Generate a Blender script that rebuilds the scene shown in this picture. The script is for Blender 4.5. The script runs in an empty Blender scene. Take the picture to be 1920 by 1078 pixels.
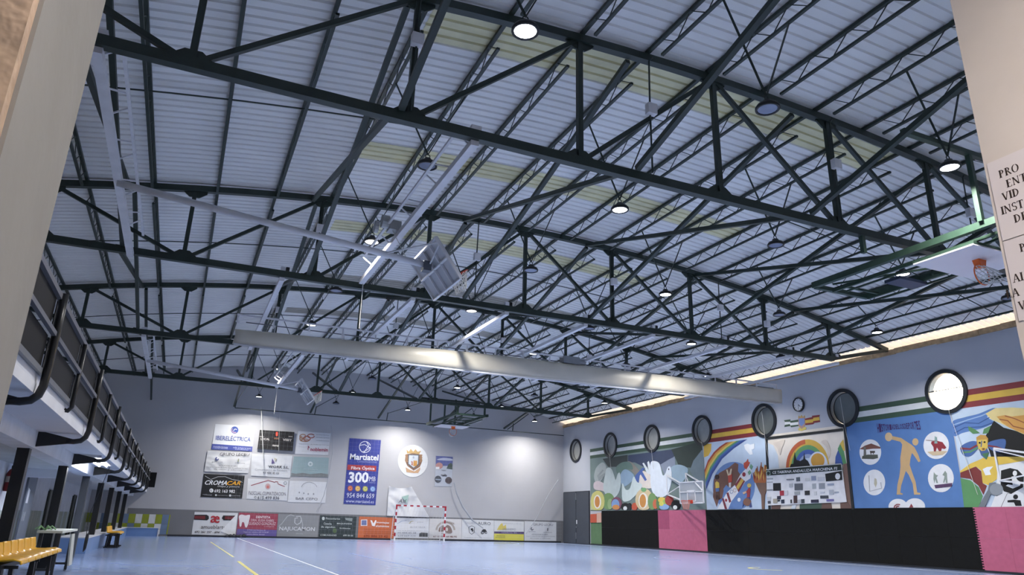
import bpy, bmesh, math, random
from mathutils import Vector, Matrix
from mathutils.geometry import tessellate_polygon
random.seed(7)
S = bpy.context.scene
C = S.collection
PI = math.pi
# ------------------------------------------------------------------ camera
FPX, CH = 1337.749, 1.11625           # focal length in photo pixels, eye height
YAW, PIT, ROL = 0.417188, 0.320265, 0.0268765
fw = Vector((math.sin(YAW)*math.cos(PIT), math.cos(YAW)*math.cos(PIT), math.sin(PIT)))
r0 = Vector((math.cos(YAW), -math.sin(YAW), 0)); u0 = r0.cross(fw)
CR = r0*math.cos(ROL)+u0*math.sin(ROL); CU = -r0*math.sin(ROL)+u0*math.cos(ROL)
cd = bpy.data.cameras.new('camera'); co = bpy.data.objects.new('camera', cd); C.objects.link(co)
m = Matrix((CR, CU, -fw)).transposed().to_4x4(); m.translation = (0, 0, CH); co.matrix_world = m
cd.sensor_width = 36; cd.lens = 36*FPX/1920; cd.clip_start = .05; cd.clip_end = 500
S.camera = co
# ------------------------------------------------------------------ sky, exposure
LAMP = 292.0          # watts of a lit hall lamp
W = bpy.data.worlds.new('sky'); S.world = W; W.use_nodes = True
nt = W.node_tree; bg = nt.nodes['Background']
sk = nt.nodes.new('ShaderNodeTexSky'); sk.sky_type = 'NISHITA'; sk.sun_disc = False
sk.sun_elevation = math.radians(14); sk.sun_rotation = math.radians(75); sk.dust_density = 3
nt.links.new(sk.outputs[0], bg.inputs[0]); bg.inputs[1].default_value = 2.1
S.view_settings.view_transform = 'Standard'; S.view_settings.look = 'None'
S.view_settings.gamma = 1; S.view_settings.use_curve_mapping = False; S.view_settings.exposure = 0.0

# ------------------------------------------------------------------ materials
def lin(h):
    h = h.lstrip('#'); out = []
    for i in (0, 2, 4):
        c = int(h[i:i+2], 16)/255
        out.append(c/12.92 if c <= .04045 else ((c+.055)/1.055)**2.4)
    return out
def ds(hx, k=.22):
    c = [int(hx[i:i+2], 16) for i in (1, 3, 5)]; g = .3*c[0]+.59*c[1]+.11*c[2]
    return '#%02x%02x%02x' % tuple(int(round(x+(g-x)*k)) for x in c)
_M = {}
def M(hx, rough=.6, metal=0, var=.08, scale=3.0, bump=0.0, emit=0, spec=.5, alpha=1):
    k = (hx, rough, metal, var, scale, bump, emit, spec, alpha)
    if k in _M: return _M[k]
    mt = bpy.data.materials.new('paint_'+hx.strip('#')); mt.use_nodes = True
    t = mt.node_tree; b = t.nodes['Principled BSDF']
    c = lin(hx)
    tc = t.nodes.new('ShaderNodeTexCoord'); n = t.nodes.new('ShaderNodeTexNoise')
    n.inputs['Scale'].default_value = scale; n.inputs['Detail'].default_value = 4
    t.links.new(tc.outputs['Object'], n.inputs['Vector'])
    r = t.nodes.new('ShaderNodeValToRGB')
    r.color_ramp.elements[0].position = .3; r.color_ramp.elements[1].position = .7
    r.color_ramp.elements[0].color = [max(0, x*(1-var)) for x in c]+[1]
    r.color_ramp.elements[1].color = [min(1, x*(1+var)) for x in c]+[1]
    t.links.new(n.outputs['Fac'], r.inputs['Fac']); t.links.new(r.outputs['Color'], b.inputs['Base Color'])
    b.inputs['Roughness'].default_value = rough; b.inputs['Metallic'].default_value = metal
    b.inputs['Specular IOR Level'].default_value = spec; b.inputs['Alpha'].default_value = alpha
    if bump:
        bp = t.nodes.new('ShaderNodeBump'); bp.inputs['Strength'].default_value = bump; bp.inputs['Distance'].default_value = .03
        t.links.new(n.outputs['Fac'], bp.inputs['Height']); t.links.new(bp.outputs['Normal'], b.inputs['Normal'])
    if emit:
        b.inputs['Emission Color'].default_value = c+[1]; b.inputs['Emission Strength'].default_value = emit
    _M[k] = mt; return mt
STEEL = M('#26332d', .45, 0, .12, 6)
STEELG = M('#32473b', .4, 0, .12, 6)
WHITE = M('#d8d8dc', .5)
BLACK = M('#15171a', .45)
GREY = M('#6d7076', .5)
CORD = M('#cfcfca', .8)
ROOF = M('#ebebe9', .5, 0, .04, .6)
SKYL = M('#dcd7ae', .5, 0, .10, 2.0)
WALLB = M('#b6b6b9', .75, 0, .04, .5)
WALLR = M('#b6b9c0', .75, 0, .04, .5)
WALLW = M('#d5d7db', .75, 0, .03, .7)
ORANGE = M('#e06a25', .4)

# ------------------------------------------------------------------ mesh builder
class MB:
    def __init__(s): s.v = []; s.f = []
    def add(s, vs, fs):
        k = len(s.v); s.v += [tuple(x) for x in vs]; s.f += [tuple(i+k for i in f) for f in fs]; return s
    def box(s, a, b):
        (x0, y0, z0), (x1, y1, z1) = a, b
        return s.add([(x0,y0,z0),(x1,y0,z0),(x1,y1,z0),(x0,y1,z0),(x0,y0,z1),(x1,y0,z1),(x1,y1,z1),(x0,y1,z1)],
              [(0,3,2,1),(4,5,6,7),(0,1,5,4),(1,2,6,5),(2,3,7,6),(3,0,4,7)])
    def bar(s, p, q, w=.1, h=None, up=(0,0,1)):
        p, q = Vector(p), Vector(q); h = h or w; d = (q-p).normalized(); up = Vector(up)
        a = d.cross(up)
        if a.length < 1e-3: a = d.cross(Vector((1,0,0)))
        a.normalize(); b = a.cross(d); a *= w/2; b *= h/2
        vs = [p-a-b, p+a-b, p+a+b, p-a+b, q-a-b, q+a-b, q+a+b, q-a+b]
        return s.add(vs, [(0,3,2,1),(4,5,6,7),(0,1,5,4),(1,2,6,5),(2,3,7,6),(3,0,4,7)])
    def tube(s, pts, r=.03, n=8, cap=True):
        pts = [Vector(p) for p in pts]; rings = []; k = len(s.v); pa = None
        for i, p in enumerate(pts):
            d = (pts[min(i+1, len(pts)-1)]-pts[max(i-1, 0)]).normalized()
            if pa is None:
                pa = d.cross(Vector((0,0,1)))
                if pa.length < 1e-3: pa = d.cross(Vector((1,0,0)))
            a = (pa-d*pa.dot(d)).normalized(); pa = a; b = d.cross(a)
            rr = r[i] if isinstance(r, (list, tuple)) else r
            for j in range(n):
                t = 2*PI*j/n; s.v.append(tuple(p+a*math.cos(t)*rr+b*math.sin(t)*rr))
        for i in range(len(pts)-1):
            for j in range(n):
                j2 = (j+1) % n; s.f.append((k+i*n+j, k+i*n+j2, k+(i+1)*n+j2, k+(i+1)*n+j))
        if cap:
            s.f.append(tuple(k+j for j in range(n))[::-1]); e = k+(len(pts)-1)*n; s.f.append(tuple(e+j for j in range(n)))
        return s
    def ring(s, c, R, r, ax, n=24, m=6):
        c, ax = Vector(c), Vector(ax).normalized(); a = ax.orthogonal().normalized(); b = ax.cross(a); k = len(s.v)
        for i in range(n):
            t = 2*PI*i/n; rad = a*math.cos(t)+b*math.sin(t)
            for j in range(m):
                q = 2*PI*j/m; s.v.append(tuple(c+rad*(R+r*math.cos(q))+ax*r*math.sin(q)))
        for i in range(n):
            for j in range(m):
                i2, j2 = (i+1) % n, (j+1) % m; s.f.append((k+i*m+j, k+i2*m+j, k+i2*m+j2, k+i*m+j2))
        return s
    def lathe(s, c, prof, ax=(0,0,1), n=20):
        c, ax = Vector(c), Vector(ax).normalized(); a = ax.orthogonal().normalized(); b = ax.cross(a); k = len(s.v); L = len(prof)
        for i in range(n):
            t = 2*PI*i/n; rad = a*math.cos(t)+b*math.sin(t)
            for (r, h) in prof: s.v.append(tuple(c+rad*r+ax*h))
        for i in range(n):
            i2 = (i+1) % n
            for j in range(L-1): s.f.append((k+i*L+j, k+i2*L+j, k+i2*L+j+1, k+i*L+j+1))
        return s
    def prism(s, front, back):
        n = len(front); k = len(s.v)
        s.v += [tuple(p) for p in front]+[tuple(p) for p in back]
        for t in tessellate_polygon([[Vector(p) for p in front]]):
            s.f.append(tuple(k+i for i in t)); s.f.append(tuple(k+n+i for i in reversed(t)))
        for i in range(n):
            j = (i+1) % n; s.f.append((k+i, k+n+i, k+n+j, k+j))
        return s
    def build(s, name, mt, parent=None, smooth=False, **kw):
        me = bpy.data.meshes.new(name); off = origin(parent) if parent else Vector((0,0,0))
        me.from_pydata([tuple(Vector(v)-off) for v in s.v], [], s.f); me.materials.append(mt)
        b = bmesh.new(); b.from_mesh(me); bmesh.ops.recalc_face_normals(b, faces=b.faces); b.to_mesh(me); b.free()
        if smooth: me.shade_smooth()
        o = bpy.data.objects.new(name, me); C.objects.link(o)
        if parent: o.parent = parent
        for k, v in kw.items(): o[k] = v
        return o
def origin(o):
    v = Vector((0,0,0))
    while o: v = v+o.location; o = o.parent
    return v
def thing(name, label, cat, loc, group=None):
    o = bpy.data.objects.new(name, None); C.objects.link(o); o.location = loc; o.empty_display_size = .1
    o['label'] = label; o['category'] = cat
    if group: o['group'] = group
    return o
def struct(name, mb, mt, parent=None, smooth=False):
    o = mb.build(name, mt, parent, smooth)
    if not parent: o['kind'] = 'structure'
    return o
def kids(o): return [c for c in C.objects if c.parent == o]
def dup(root, loc, label, group=None, tree=None):
    r = root.copy(); C.objects.link(r); r.location = loc; r['label'] = label
    if group: r['group'] = group
    for ch, gs in tree:
        c = ch.copy(); C.objects.link(c); c.parent = r
        for g in gs:
            d = g.copy(); C.objects.link(d); d.parent = c
    return r
def tree_of(o): return [(c, kids(c)) for c in kids(o)]
ORD = ['first','second','third','fourth','fifth','sixth','seventh','eighth','ninth','tenth','eleventh','twelfth','thirteenth','fourteenth']
# ------------------------------------------------------------------ measured surfaces: a photo pixel meets a wall plane
XR, D = 24.80, 46.08
def ray(x, y): return CR*((x-960)/FPX)-CU*((y-539)/FPX)+fw
class Back:                            # far wall, u = X
    def uv(s, x, y):
        d = ray(x, y); t = D/d.y; return (d.x*t, CH+d.z*t)
    def p(s, u, v, o): return Vector((u, D-o, v))
class Right:                           # mural wall, u = -Y
    X = XR
    def uv(s, x, y):
        d = ray(x, y); t = s.X/d.x; return (-d.y*t, CH+d.z*t)
    def p(s, u, v, o): return Vector((s.X-o, -u, v))
class Jamb(Right): X = 2.457
BW, RW, JW = Back(), Right(), Jamb()
def crop(x0, y0, s): return lambda pts: [(x0+x/s, y0+y/s) for x, y in pts]
def quad(a, b, c, d): return [a, b, c, d]
def flat(name, wall, px, o1, mt, parent, th=.004, uv=False, **kw):
    """one flat piece; px is a pixel outline (or uv=True: wall metres); several outlines may be joined"""
    mb = MB(); polys = px if isinstance(px[0][0], (tuple, list)) else [px]
    for q in polys:
        p = q if uv else [wall.uv(*a) for a in q]
        mb.prism([wall.p(a, b, o1) for a, b in p], [wall.p(a, b, o1-th) for a, b in p])
    return mb.build(name, mt, parent, **kw)
def ell(cx, cy, rx, ry, n=28, a0=0, a1=360, ymax=None):
    pts = [(cx+rx*math.cos(math.radians(a0+(a1-a0)*i/n)), cy+ry*math.sin(math.radians(a0+(a1-a0)*i/n))) for i in range(n if a1-a0 == 360 else n+1)]
    if ymax is not None: pts = [(x, min(y, ymax)) for x, y in pts]
    return pts
def smooth(p, k=4):
    n = len(p); out = []
    for i in range(n):
        a, b, c, d = (Vector(p[(i+j-1) % n]) for j in range(4))
        for t in range(k):
            t /= k; q = .5*((2*b)+(c-a)*t+(2*a-5*b+4*c-d)*t*t+(3*b-a-3*c+d)*t**3); out.append((q.x, q.y))
    return out
def line(pts, w):
    """ribbon outline along a pixel polyline"""
    P = [Vector(p) for p in pts]; L, R = [], []
    for i, p in enumerate(P):
        d = (P[min(i+1, len(P)-1)]-P[max(i-1, 0)]).normalized(); n = Vector((-d.y, d.x))*w/2
        L.append(tuple(p+n)); R.append(tuple(p-n))
    return L+R[::-1]
def band(cx, cy, rx0, ry0, rx1, ry1, a0, a1, n=18):
    return ell(cx, cy, rx0, ry0, n, a0, a1)+ell(cx, cy, rx1, ry1, n, a0, a1)[::-1]
TXT = []
def text(wall, s, pl, pr, h, hx, o, parent, bold=0.0, shear=0.0, name='lettering'):
    cu = bpy.data.curves.new('lettering', 'FONT'); cu.body = s; cu.resolution_u = 2; cu.offset = bold; cu.shear = shear
    ob = bpy.data.objects.new('lettering_tmp', cu); C.objects.link(ob)
    TXT.append((ob, wall, pl, pr, h, hx, o, parent, name))
def finish_text():
    bpy.context.view_layer.update(); dg = bpy.context.evaluated_depsgraph_get()
    for ob, wall, pl, pr, h, hx, o, parent, name in TXT:
        me = bpy.data.meshes.new_from_object(ob.evaluated_get(dg)); me.name = name
        xs = [v.co.x for v in me.vertices]; ys = [v.co.y for v in me.vertices]
        x0, x1, y0, y1 = min(xs), max(xs), min(ys), max(ys)
        A, B = Vector(wall.uv(*pl)), Vector(wall.uv(*pr)); mid = ((pl[0]+pr[0])/2, (pl[1]+pr[1])/2)
        hh = wall.uv(mid[0], mid[1]-h/2)[1]-wall.uv(mid[0], mid[1]+h/2)[1]
        off = origin(parent)
        for v in me.vertices:
            q = A+(B-A)*((v.co.x-x0)/max(1e-6, x1-x0)); q.y += ((v.co.y-y0)/max(1e-6, y1-y0)-.5)*hh
            v.co = wall.p(q.x, q.y, o)-off
        me.materials.clear(); me.materials.append(M(hx, .6))
        n = bpy.data.objects.new(name, me); C.objects.link(n); n.parent = parent
        bpy.data.objects.remove(ob)

# ================================================================== SHELL
CX = 8.87
def zr(x, dz=0.0): return 10.2-.008*(x-CX)**2-dz
# floor and outside ground
struct('floor', MB().box((-7.2, -4, -.1), (25.1, D+.3, 0)), None or M('#8294b9', .2, 0, .05, .8, 0, 0, .45))
fl = C.objects['floor']
struct('ground', MB().box((-60, -60, -.35), (120, 110, -.12)), M('#b79f82', .9))
def court(pts, w, hx):
    mb = MB()
    for a, b in zip(pts, pts[1:]):
        mb.bar((a[0], a[1], .002), (b[0], b[1], .002), w, .003)
    return mb.build('court_line', M(hx, .3, 0, .05), fl)
court([(3.45, 44.3), (3.35, 1.5)], .06, '#dfe3ea'); court([(23.6, 44.3), (23.6, 1.5)], .06, '#dfe3ea'); court([(3.4, 44.3), (23.6, 44.3)], .06, '#dfe3ea')
court([(1.76, 37), (1.8, 23.6)], .07, '#d2cf8e'); court([(1.77, 21.4), (1.72, 10)], .08, '#d9cf6a')
arc = lambda cx, cy, r, a0, a1, n=24: [(cx+r*math.cos(math.radians(a0+(a1-a0)*i/n)), cy+r*math.sin(math.radians(a0+(a1-a0)*i/n))) for i in range(n+1)]
court(arc(14, 44.3, 6, 180, 360), .06, '#9fb0d8'); court(arc(17.3, 18.4, .7, 80, 250, 12), .08, '#d9cf6a'); court(arc(19.5, 24, 2.2, 100, 200, 12), .06, '#8795b8')
court([(5.9, 27), (5.85, 8)], .05, '#8ba0d6')
# walls
arcx = [CX-15.87+31.74*i/32 for i in range(33)]
prof = [(x, zr(x)-.01) for x in arcx]
wb = MB().prism([(x, D, z) for x, z in prof]+[(25.12, D, 8.05), (25.12, D, 0), (-7.3, D, 0), (-7.3, D, 8.1)], [(x, D+.3, z) for x, z in prof]+[(25.12, D+.3, 8.05), (25.12, D+.3, 0), (-7.3, D+.3, 0), (-7.3, D+.3, 8.1)])
wb = struct('wall_back', wb, WALLB)
struct('dado_band', MB().box((-2.3, D-.006, 0), (24.8, D, 1.43)), M('#737477', .7, 0, .05, 1), wb)
struct('baseboard_back', MB().box((-.1, D-.05, 0), (24.6, D-.006, .09)), M('#23262e', .5))
struct('wall_left', MB().box((-7.3, 1.0, 0), (-7, D, 8.15)), WALLW)
# front wall with the doorway the picture looks through
DY0, DY1, DL, DR, DT = 1.015, 1.40, -.2753, 2.457, 3.3
fwm = MB()
fwm.prism([(x, DY1, z) for x, z in prof]+[(24.8, DY1, DT), (-7, DY1, DT)], [(x, DY0, z) for x, z in prof]+[(24.8, DY0, DT), (-7, DY0, DT)])
fwm.box((DR, DY0, 0), (24.8, DY1, DT))
wf = struct('wall_front', fwm, M('#d6cdc4', .8, 0, .04, 4, .15))
struct('door_jamb', MB().box((-7, DY0+.02, 0), (DL, DY1, DT)), M('#858380', .85, 0, .05, 6, .2), wf)
struct('stone_face', MB().box((-7, DY0-.004, 0), (DL-.006, DY0+.02, DT)), M('#b09a85', .9, 0, .25, 9, 1.0), wf)
# lobby behind the camera
lob = MB().box((-2.2, -3.3, 0), (-2.0, DY0-.01, 3.4)).box((4.4, -3.3, 0), (4.6, DY0-.01, 3.4)).box((-2.2, -3.5, 0), (4.6, -3.3, 3.4))
struct('wall_lobby', lob, M('#cfcac0', .8)); struct('ceiling_lobby', MB().box((-2.2, -3.5, 3.4), (4.6, DY0-.01, 3.5)), M('#e2e0da', .8))
t = thing('jamb_fill_light', 'white square light panel out of view, added to brighten the door jambs', 'lamp', (1.2, -.2, 3.4))  # added fill light, out of view, placed to brighten the door jambs
MB().box((.9, -.5, 3.36), (1.5, .1, 3.4)).build('frame', WHITE, t); MB().box((.93, -.47, 3.352), (1.47, .07, 3.36)).build('glow_panel', M('#fff3ea', emit=126), t)
# mural wall with its seven round windows
WY = [44.25, 39.75, 35.2, 30.65, 26.1, 21.52, 16.95]; WZ, WRAD = 6.07, .70
cu = bpy.data.curves.new('w', 'CURVE'); cu.dimensions = '2D'; cu.fill_mode = 'BOTH'; cu.extrude = .15
def spl(pts):
    sp = cu.splines.new('POLY'); sp.points.add(len(pts)-1); sp.use_cyclic_u = True
    for q, (a, b) in zip(sp.points, pts): q.co = (a, b, 0, 1)
spl([(1.0, 0), (D, 0), (D, 7.98), (1.0, 7.98)])
for y in WY: spl([(y+WRAD*math.cos(2*PI*i/40), WZ+WRAD*math.sin(2*PI*i/40)) for i in range(40)])
ob = bpy.data.objects.new('w', cu); C.objects.link(ob); bpy.context.view_layer.update()
me = bpy.data.meshes.new_from_object(ob.evaluated_get(bpy.context.evaluated_depsgraph_get())); bpy.data.objects.remove(ob)
for v in me.vertices: v.co = (24.95-v.co.z, v.co.x, v.co.y)
me.flip_normals(); me.materials.clear(); me.materials.append(WALLR); me.name = 'wall_right'
wr = bpy.data.objects.new('wall_right', me); C.objects.link(wr); wr['kind'] = 'structure'
mb = MB(); y = 1.4
while y < D-.2:
    L = random.uniform(.5, 1.1); h = random.uniform(.0, .05); mb.box((24.73-random.uniform(0, .03), y, 7.86-h), (25.12, min(y+L, D-.05), 8.0+random.uniform(0, .035))); y += L
struct('trim_1', mb, M('#a8906f', .9, 0, .3, 5, .5))
# corrugated roof: ribs run down the slope
def rib(y0, y1, x0, x1, dz, nx=30):
    ys = []; y = y0
    while y < y1-.01:
        for a, h in ((0, 0), (.165, 0), (.185, .04), (.23, .04)): ys.append((min(y+a, y1), h))
        y += .25
    mb = MB(); n = len(ys)
    for i in range(nx+1):
        x = x0+(x1-x0)*i/nx
        mb.v += [(x, y, zr(x)+h-dz) for y, h in ys]
    for i in range(nx):
        for j in range(n-1): mb.f.append((i*n+j, i*n+j+1, (i+1)*n+j+1, (i+1)*n+j))
    return mb
ceil = struct('ceiling', rib(1.1, D+.2, -7.3, 24.5, 0), ROOF)
def translucent(hx):
    mt = bpy.data.materials.new('eave_plastic'); mt.use_nodes = True; t = mt.node_tree; out = t.nodes['Material Output']
    n = t.nodes.new('ShaderNodeTexNoise'); n.inputs['Scale'].default_value = 2.5; r = t.nodes.new('ShaderNodeValToRGB')
    c = lin(hx); r.color_ramp.elements[0].color = [x*.7 for x in c]+[1]; r.color_ramp.elements[1].color = c+[1]
    tc = t.nodes.new('ShaderNodeTexCoord'); t.links.new(tc.outputs['Object'], n.inputs['Vector']); t.links.new(n.outputs['Fac'], r.inputs['Fac'])
    tr = t.nodes.new('ShaderNodeBsdfTranslucent'); df = t.nodes.new('ShaderNodeBsdfDiffuse'); mx = t.nodes.new('ShaderNodeMixShader'); mx.inputs[0].default_value = .78
    t.links.new(r.outputs['Color'], tr.inputs['Color']); t.links.new(r.outputs['Color'], df.inputs['Color'])
    t.links.new(tr.outputs[0], mx.inputs[1]); t.links.new(df.outputs[0], mx.inputs[2]); t.links.new(mx.outputs[0], out.inputs['Surface']); return mt
rib(1.1, D+.2, 24.5, 25.7, 0, 3).build('eave_sheet', translucent('#d6cdc0'), ceil)
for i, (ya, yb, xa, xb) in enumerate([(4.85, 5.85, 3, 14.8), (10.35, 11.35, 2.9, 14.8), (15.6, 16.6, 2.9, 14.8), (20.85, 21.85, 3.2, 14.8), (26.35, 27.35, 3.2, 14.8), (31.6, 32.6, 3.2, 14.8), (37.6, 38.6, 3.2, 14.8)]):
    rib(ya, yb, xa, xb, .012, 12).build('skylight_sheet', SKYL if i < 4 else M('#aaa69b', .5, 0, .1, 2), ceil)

# ================================================================== STEEL ROOF
TY = [10.0, 19.05, 28.1, 37.15]
NX = [-12.78, -9.62, -6.35, -3.17, 0, 3.17, 6.35, 9.62, 12.78]
ZB = 7.32
def zt(x): return zr(x)-.17
def truss(y, label):
    t = thing('roof_truss', label, 'truss', (CX, y, ZB), 'green roof trusses')
    mb = MB(); xs = [CX-15.85+31.7*i/30 for i in range(31)]
    for a, b in zip(xs, xs[1:]): mb.bar((a, y, zt(a)), (b, y, zt(b)), .15, .16)
    mb.build('top_chord', STEEL, t)
    MB().bar((CX-12.85, y, ZB), (CX+12.85, y, ZB), .15, .17).build('bottom_chord', STEEL, t)
    for s in (-1, 1): MB().bar((CX+s*12.8, y, ZB), (CX+s*15.85, y, zt(CX+15.85)), .13, .13).build('end_strut', STEEL, t)
    for d in NX: MB().bar((CX+d, y, ZB), (CX+d, y, zt(CX+d)), .10).build('post', STEEL, t)
    for i in range(4):                      # from the upper inner node down to the outer one, the last panel reversed
        for s in (-1, 1):
            a, b = CX+s*abs(NX[4+i]), CX+s*abs(NX[5+i])
            p, q = ((a, y, zt(a)), (b, y, ZB)) if i < 3 else ((a, y, ZB), (b, y, zt(b)))
            MB().bar(p, q, .085).build('diagonal', STEEL, t)
    for d in NX:
        x = CX+d
        for z, s in ((ZB, 1), (zt(x), -1)):
            pts = [(-.3, 0), (.3, 0), (.3, .1), (.12, .24), (-.12, .24), (-.3, .1)]
            MB().prism([(x+a, y-.02, z+s*b) for a, b in pts], [(x+a, y+.02, z+s*b) for a, b in pts]).build('gusset', STEEL, t)
    return t
tn = ['nearest dark green arched roof truss, first from the doorway', 'second dark green arched roof truss, holding the white curtain beams',
      'third dark green arched roof truss, just behind the rolled curtain', 'farthest dark green arched roof truss, next to the back wall']
T0 = truss(TY[0], tn[0]); tr = tree_of(T0)
for y, l in zip(TY[1:], tn[1:]): dup(T0, (CX, y, ZB), l, None, tr)
# cross bracing between trusses, in upright planes along the hall
bayn = ['doorway bay', 'bay behind first truss', 'bay behind second truss', 'bay behind third truss', 'bay behind last truss']
def seen(pts):                          # does any of these points fall in view through the doorway?
    for p in pts:
        d = Vector(p)-Vector((0, 0, CH)); z = d.dot(fw)
        if z > .1 and abs(d.dot(CR)/z) < 960/FPX+.01 and abs(d.dot(CU)/z) < 539/FPX+.01 and -.199 < p[0]/p[1] < 1.757: return True
    return False
ends = [DY1]+TY+[D]
for j in range(5):
    y0, y1 = ends[j]+.1, ends[j+1]-.1
    for i, x in enumerate([-2.2, 2.3, 6.8, 11.1, 15.5, 20.0]):
        if not seen([(x, y0+(y1-y0)*q/8, z) for q in range(9) for z in (7.4, 8.4, 9.4)]): continue
        t = thing('cross_brace', 'crossed dark brace bars, %s, %s from the gallery side' % (bayn[j], ORD[i]), 'brace', (x, (y0+y1)/2, ZB), 'longitudinal cross braces')
        za, zb = zt(x)-.1, ZB+.1
        w = .10
        if j > 0: MB().bar((x-.06, y0, zb), (x-.06, y1, za), w).build('brace_bar', STEEL, t)
        MB().bar((x+.06, y0, za if j > 0 else za), (x+.06, y1, zb), w).build('brace_bar', STEEL, t)
# lattice purlins
PX = [8.72+1.49*k for k in range(-10, 11)]
for j in range(5):
    y0, y1 = ends[j]+.02, ends[j+1]-.02; first = None
    for i, x in enumerate(PX):
        k = i-10; side = 'gallery' if k < 0 else 'mural'
        lab = 'dark lattice purlin along the roof ridge, %s' % bayn[j] if k == 0 else 'dark lattice purlin, %s from ridge on %s side, %s' % (ORD[abs(k)-1], side, bayn[j])
        if not seen([(x, y0+(y1-y0)*q/20, zr(x)-.2) for q in range(21)]): continue
        loc = Vector((x, (y0+y1)/2, zr(x)-.06))
        if first is None:
            t = thing('lattice_purlin', lab, 'purlin', loc, 'lattice purlins'); z = loc.z; b0, b1 = y0+.5, y1-.5
            MB().bar((x, y0, z), (x, y1, z), .075, .07).build('top_chord', STEEL, t)
            MB().bar((x, b0, z-.36), (x, b1, z-.36), .06, .05).build('bottom_chord', STEEL, t)
            mb = MB(); n = 17
            for q in range(n):
                ya, yb = b0+(b1-b0)*q/n, b0+(b1-b0)*(q+1)/n
                mb.bar((x, ya, z-(.36 if q % 2 == 0 else 0)), (x, yb, z-(0 if q % 2 == 0 else .36)), .016)
            mb.build('zigzag_web', STEEL, t); first = t; tt = tree_of(t)
        else: dup(first, loc, lab, None, tt)
# thin sag rods across the purlins at mid bay
for j, y in enumerate([5.8, 14.25, 23.25, 32.4, 41.6]):
    mb = MB(); mb.tube([(x, y, zr(x)-.17) for x in [CX-15.3+30.6*i/24 for i in range(25)]], .018, 5)
    o = mb.build('sag_rod', STEEL); o['label'] = 'thin dark rod curving across under the purlins, %s' % bayn[j]; o['category'] = 'rod'
# hall lamps: a chequered grid of lit and dark ones
LY = [10-2.262+4.525*k for k in range(9)]; LX = [3.53, 8.0, 12.5, 16.97, 21.42]; LZ = 7.79
LIT = M('#f6f8ff', emit=8); DARKL = M('#7f88a0', .25)
for r, y in enumerate(LY):
    for c, x in enumerate(LX):
        lit = (r+c) % 2 == 0
        if y > D-.3: continue
        t = thing('ceiling_lamp', '%s round hall lamp, %s row from the doorway, %s from the gallery' % ('lit' if lit else 'unlit black', ORD[r], ORD[c]), 'lamp', (x, y, LZ), 'round high bay hall lamps')
        MB().lathe((x, y, LZ), [(0, .16), (.07, .16), (.09, .10), (.17, .075), (.20, .03), (.20, -.01), (.165, -.01), (.165, .005), (0, .005)], n=20).build('housing', BLACK, t, True)
        MB().lathe((x, y, LZ), [(0, -.004), (.15, -.002), (.163, .002)], n=16).build('lens', LIT if lit else DARKL, t)
        if lit:
            la = bpy.data.lights.new('lamp_glow', 'AREA'); la.shape = 'DISK'; la.size = .3; la.energy = LAMP; la.color = (1, .965, .92); la.spread = math.radians(145)
            lo = bpy.data.objects.new('lamp_glow', la); C.objects.link(lo); lo.parent = t; lo.location = (0, 0, -.02)
        MB().ring((x, y, LZ+.21), .045, .01, (0, 1, 0), 12, 5).build('hook', STEEL, t)
        for px in (x-.77, x+.72): MB().bar((x, y, LZ+.25), (px, y, zr(px)-.43), .035, .02).build('hanger_bar', STEEL, t)

# small white boxes on posts and conduits of the trusses
for j, y in enumerate(TY[:3]):
    for i, (x, z) in enumerate([(CX-6.35, 8.75), (7.2, 8.75), (CX+3.17, 8.75), (16.4, 8.5), (CX+9.62, 8.2)]):
        t = thing('junction_box', 'small white box on the %s truss, %s from the gallery side' % (ORD[j], ORD[i]), 'box', (x, y-.12, z), 'white boxes on the trusses')
        MB().box((x-.1, y-.2, z-.1), (x+.1, y-.08, z+.12)).build('housing', WHITE, t)
        MB().tube([(x, y-.1, ZB+.1), (x, y-.1, z-.1)], .018, 6).build('conduit', STEEL, t); MB().tube([(x, y-.1, z+.12), (x+.02, y-.1, zt(x)-.12), (x+.12, y-.08, zt(x))], .018, 6).build('conduit', STEEL, t)

# ================================================================== GALLERY (left)
GX, CXG = -1.54, -2.30
g = struct('gallery_slab', MB().box((-7, DY1, 2.32), (GX, D, 2.53)), M('#d3d6de', .7, 0, .04, 1.5))
MB().box((GX, DY1, 2.30), (GX+.012, D, 2.41)).build('fascia_strip', M('#dddfe4', .7, 0, .05, 2), g)
struct('gallery_beam', MB().box((CXG-.16, DY1, 2.06), (CXG+.16, D, 2.32)), M('#cfd2d8', .7))
struct('ceiling_aisle', MB().box((-3.3, DY1, 2.075), (CXG-.16, 20.3, 2.32)), M('#b9bdbd', .7))
struct('trim_2', MB().box((-4.2, 20.3, 1.88), (CXG-.16, 20.6, 2.32)), WALLW)
wl = struct('wall_aisle', MB().box((-3.5, DY1, 0), (-3.3, 20.6, 2.32)).box((-4.4, 20.6, 0), (-4.2, D, 2.32)), M('#cdd0d8', .75))
GRT = [M('#8d9488', .35, 0, .15, 3), M('#7f8a80', .35, 0, .15, 3), M('#98a09a', .35, 0, .12, 3), M('#a8b4bd', .35, 0, .1, 3)]
for q in range(54):                        # tall slabs of the tiled lower wall along the aisle
    y = 20.7+q*.47
    MB().box((-4.2, y, 0), (-4.186, y+.455, 1.14)).build('tile', random.choice(GRT), wl)
for q in range(40):
    y = 1.5+q*.47
    if y < 20: MB().box((-3.3, y, 0), (-3.286, y+.455, 1.12)).build('tile', GRT[3] if q % 3 else GRT[2], wl)
cb = crop(120, 900, 6.055); g_, w_, b_ = M('#8f9a2e', .4), M('#d4d6d6', .4), M('#6b7f9c', .4)
X0 = -4.19; k = 0
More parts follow.
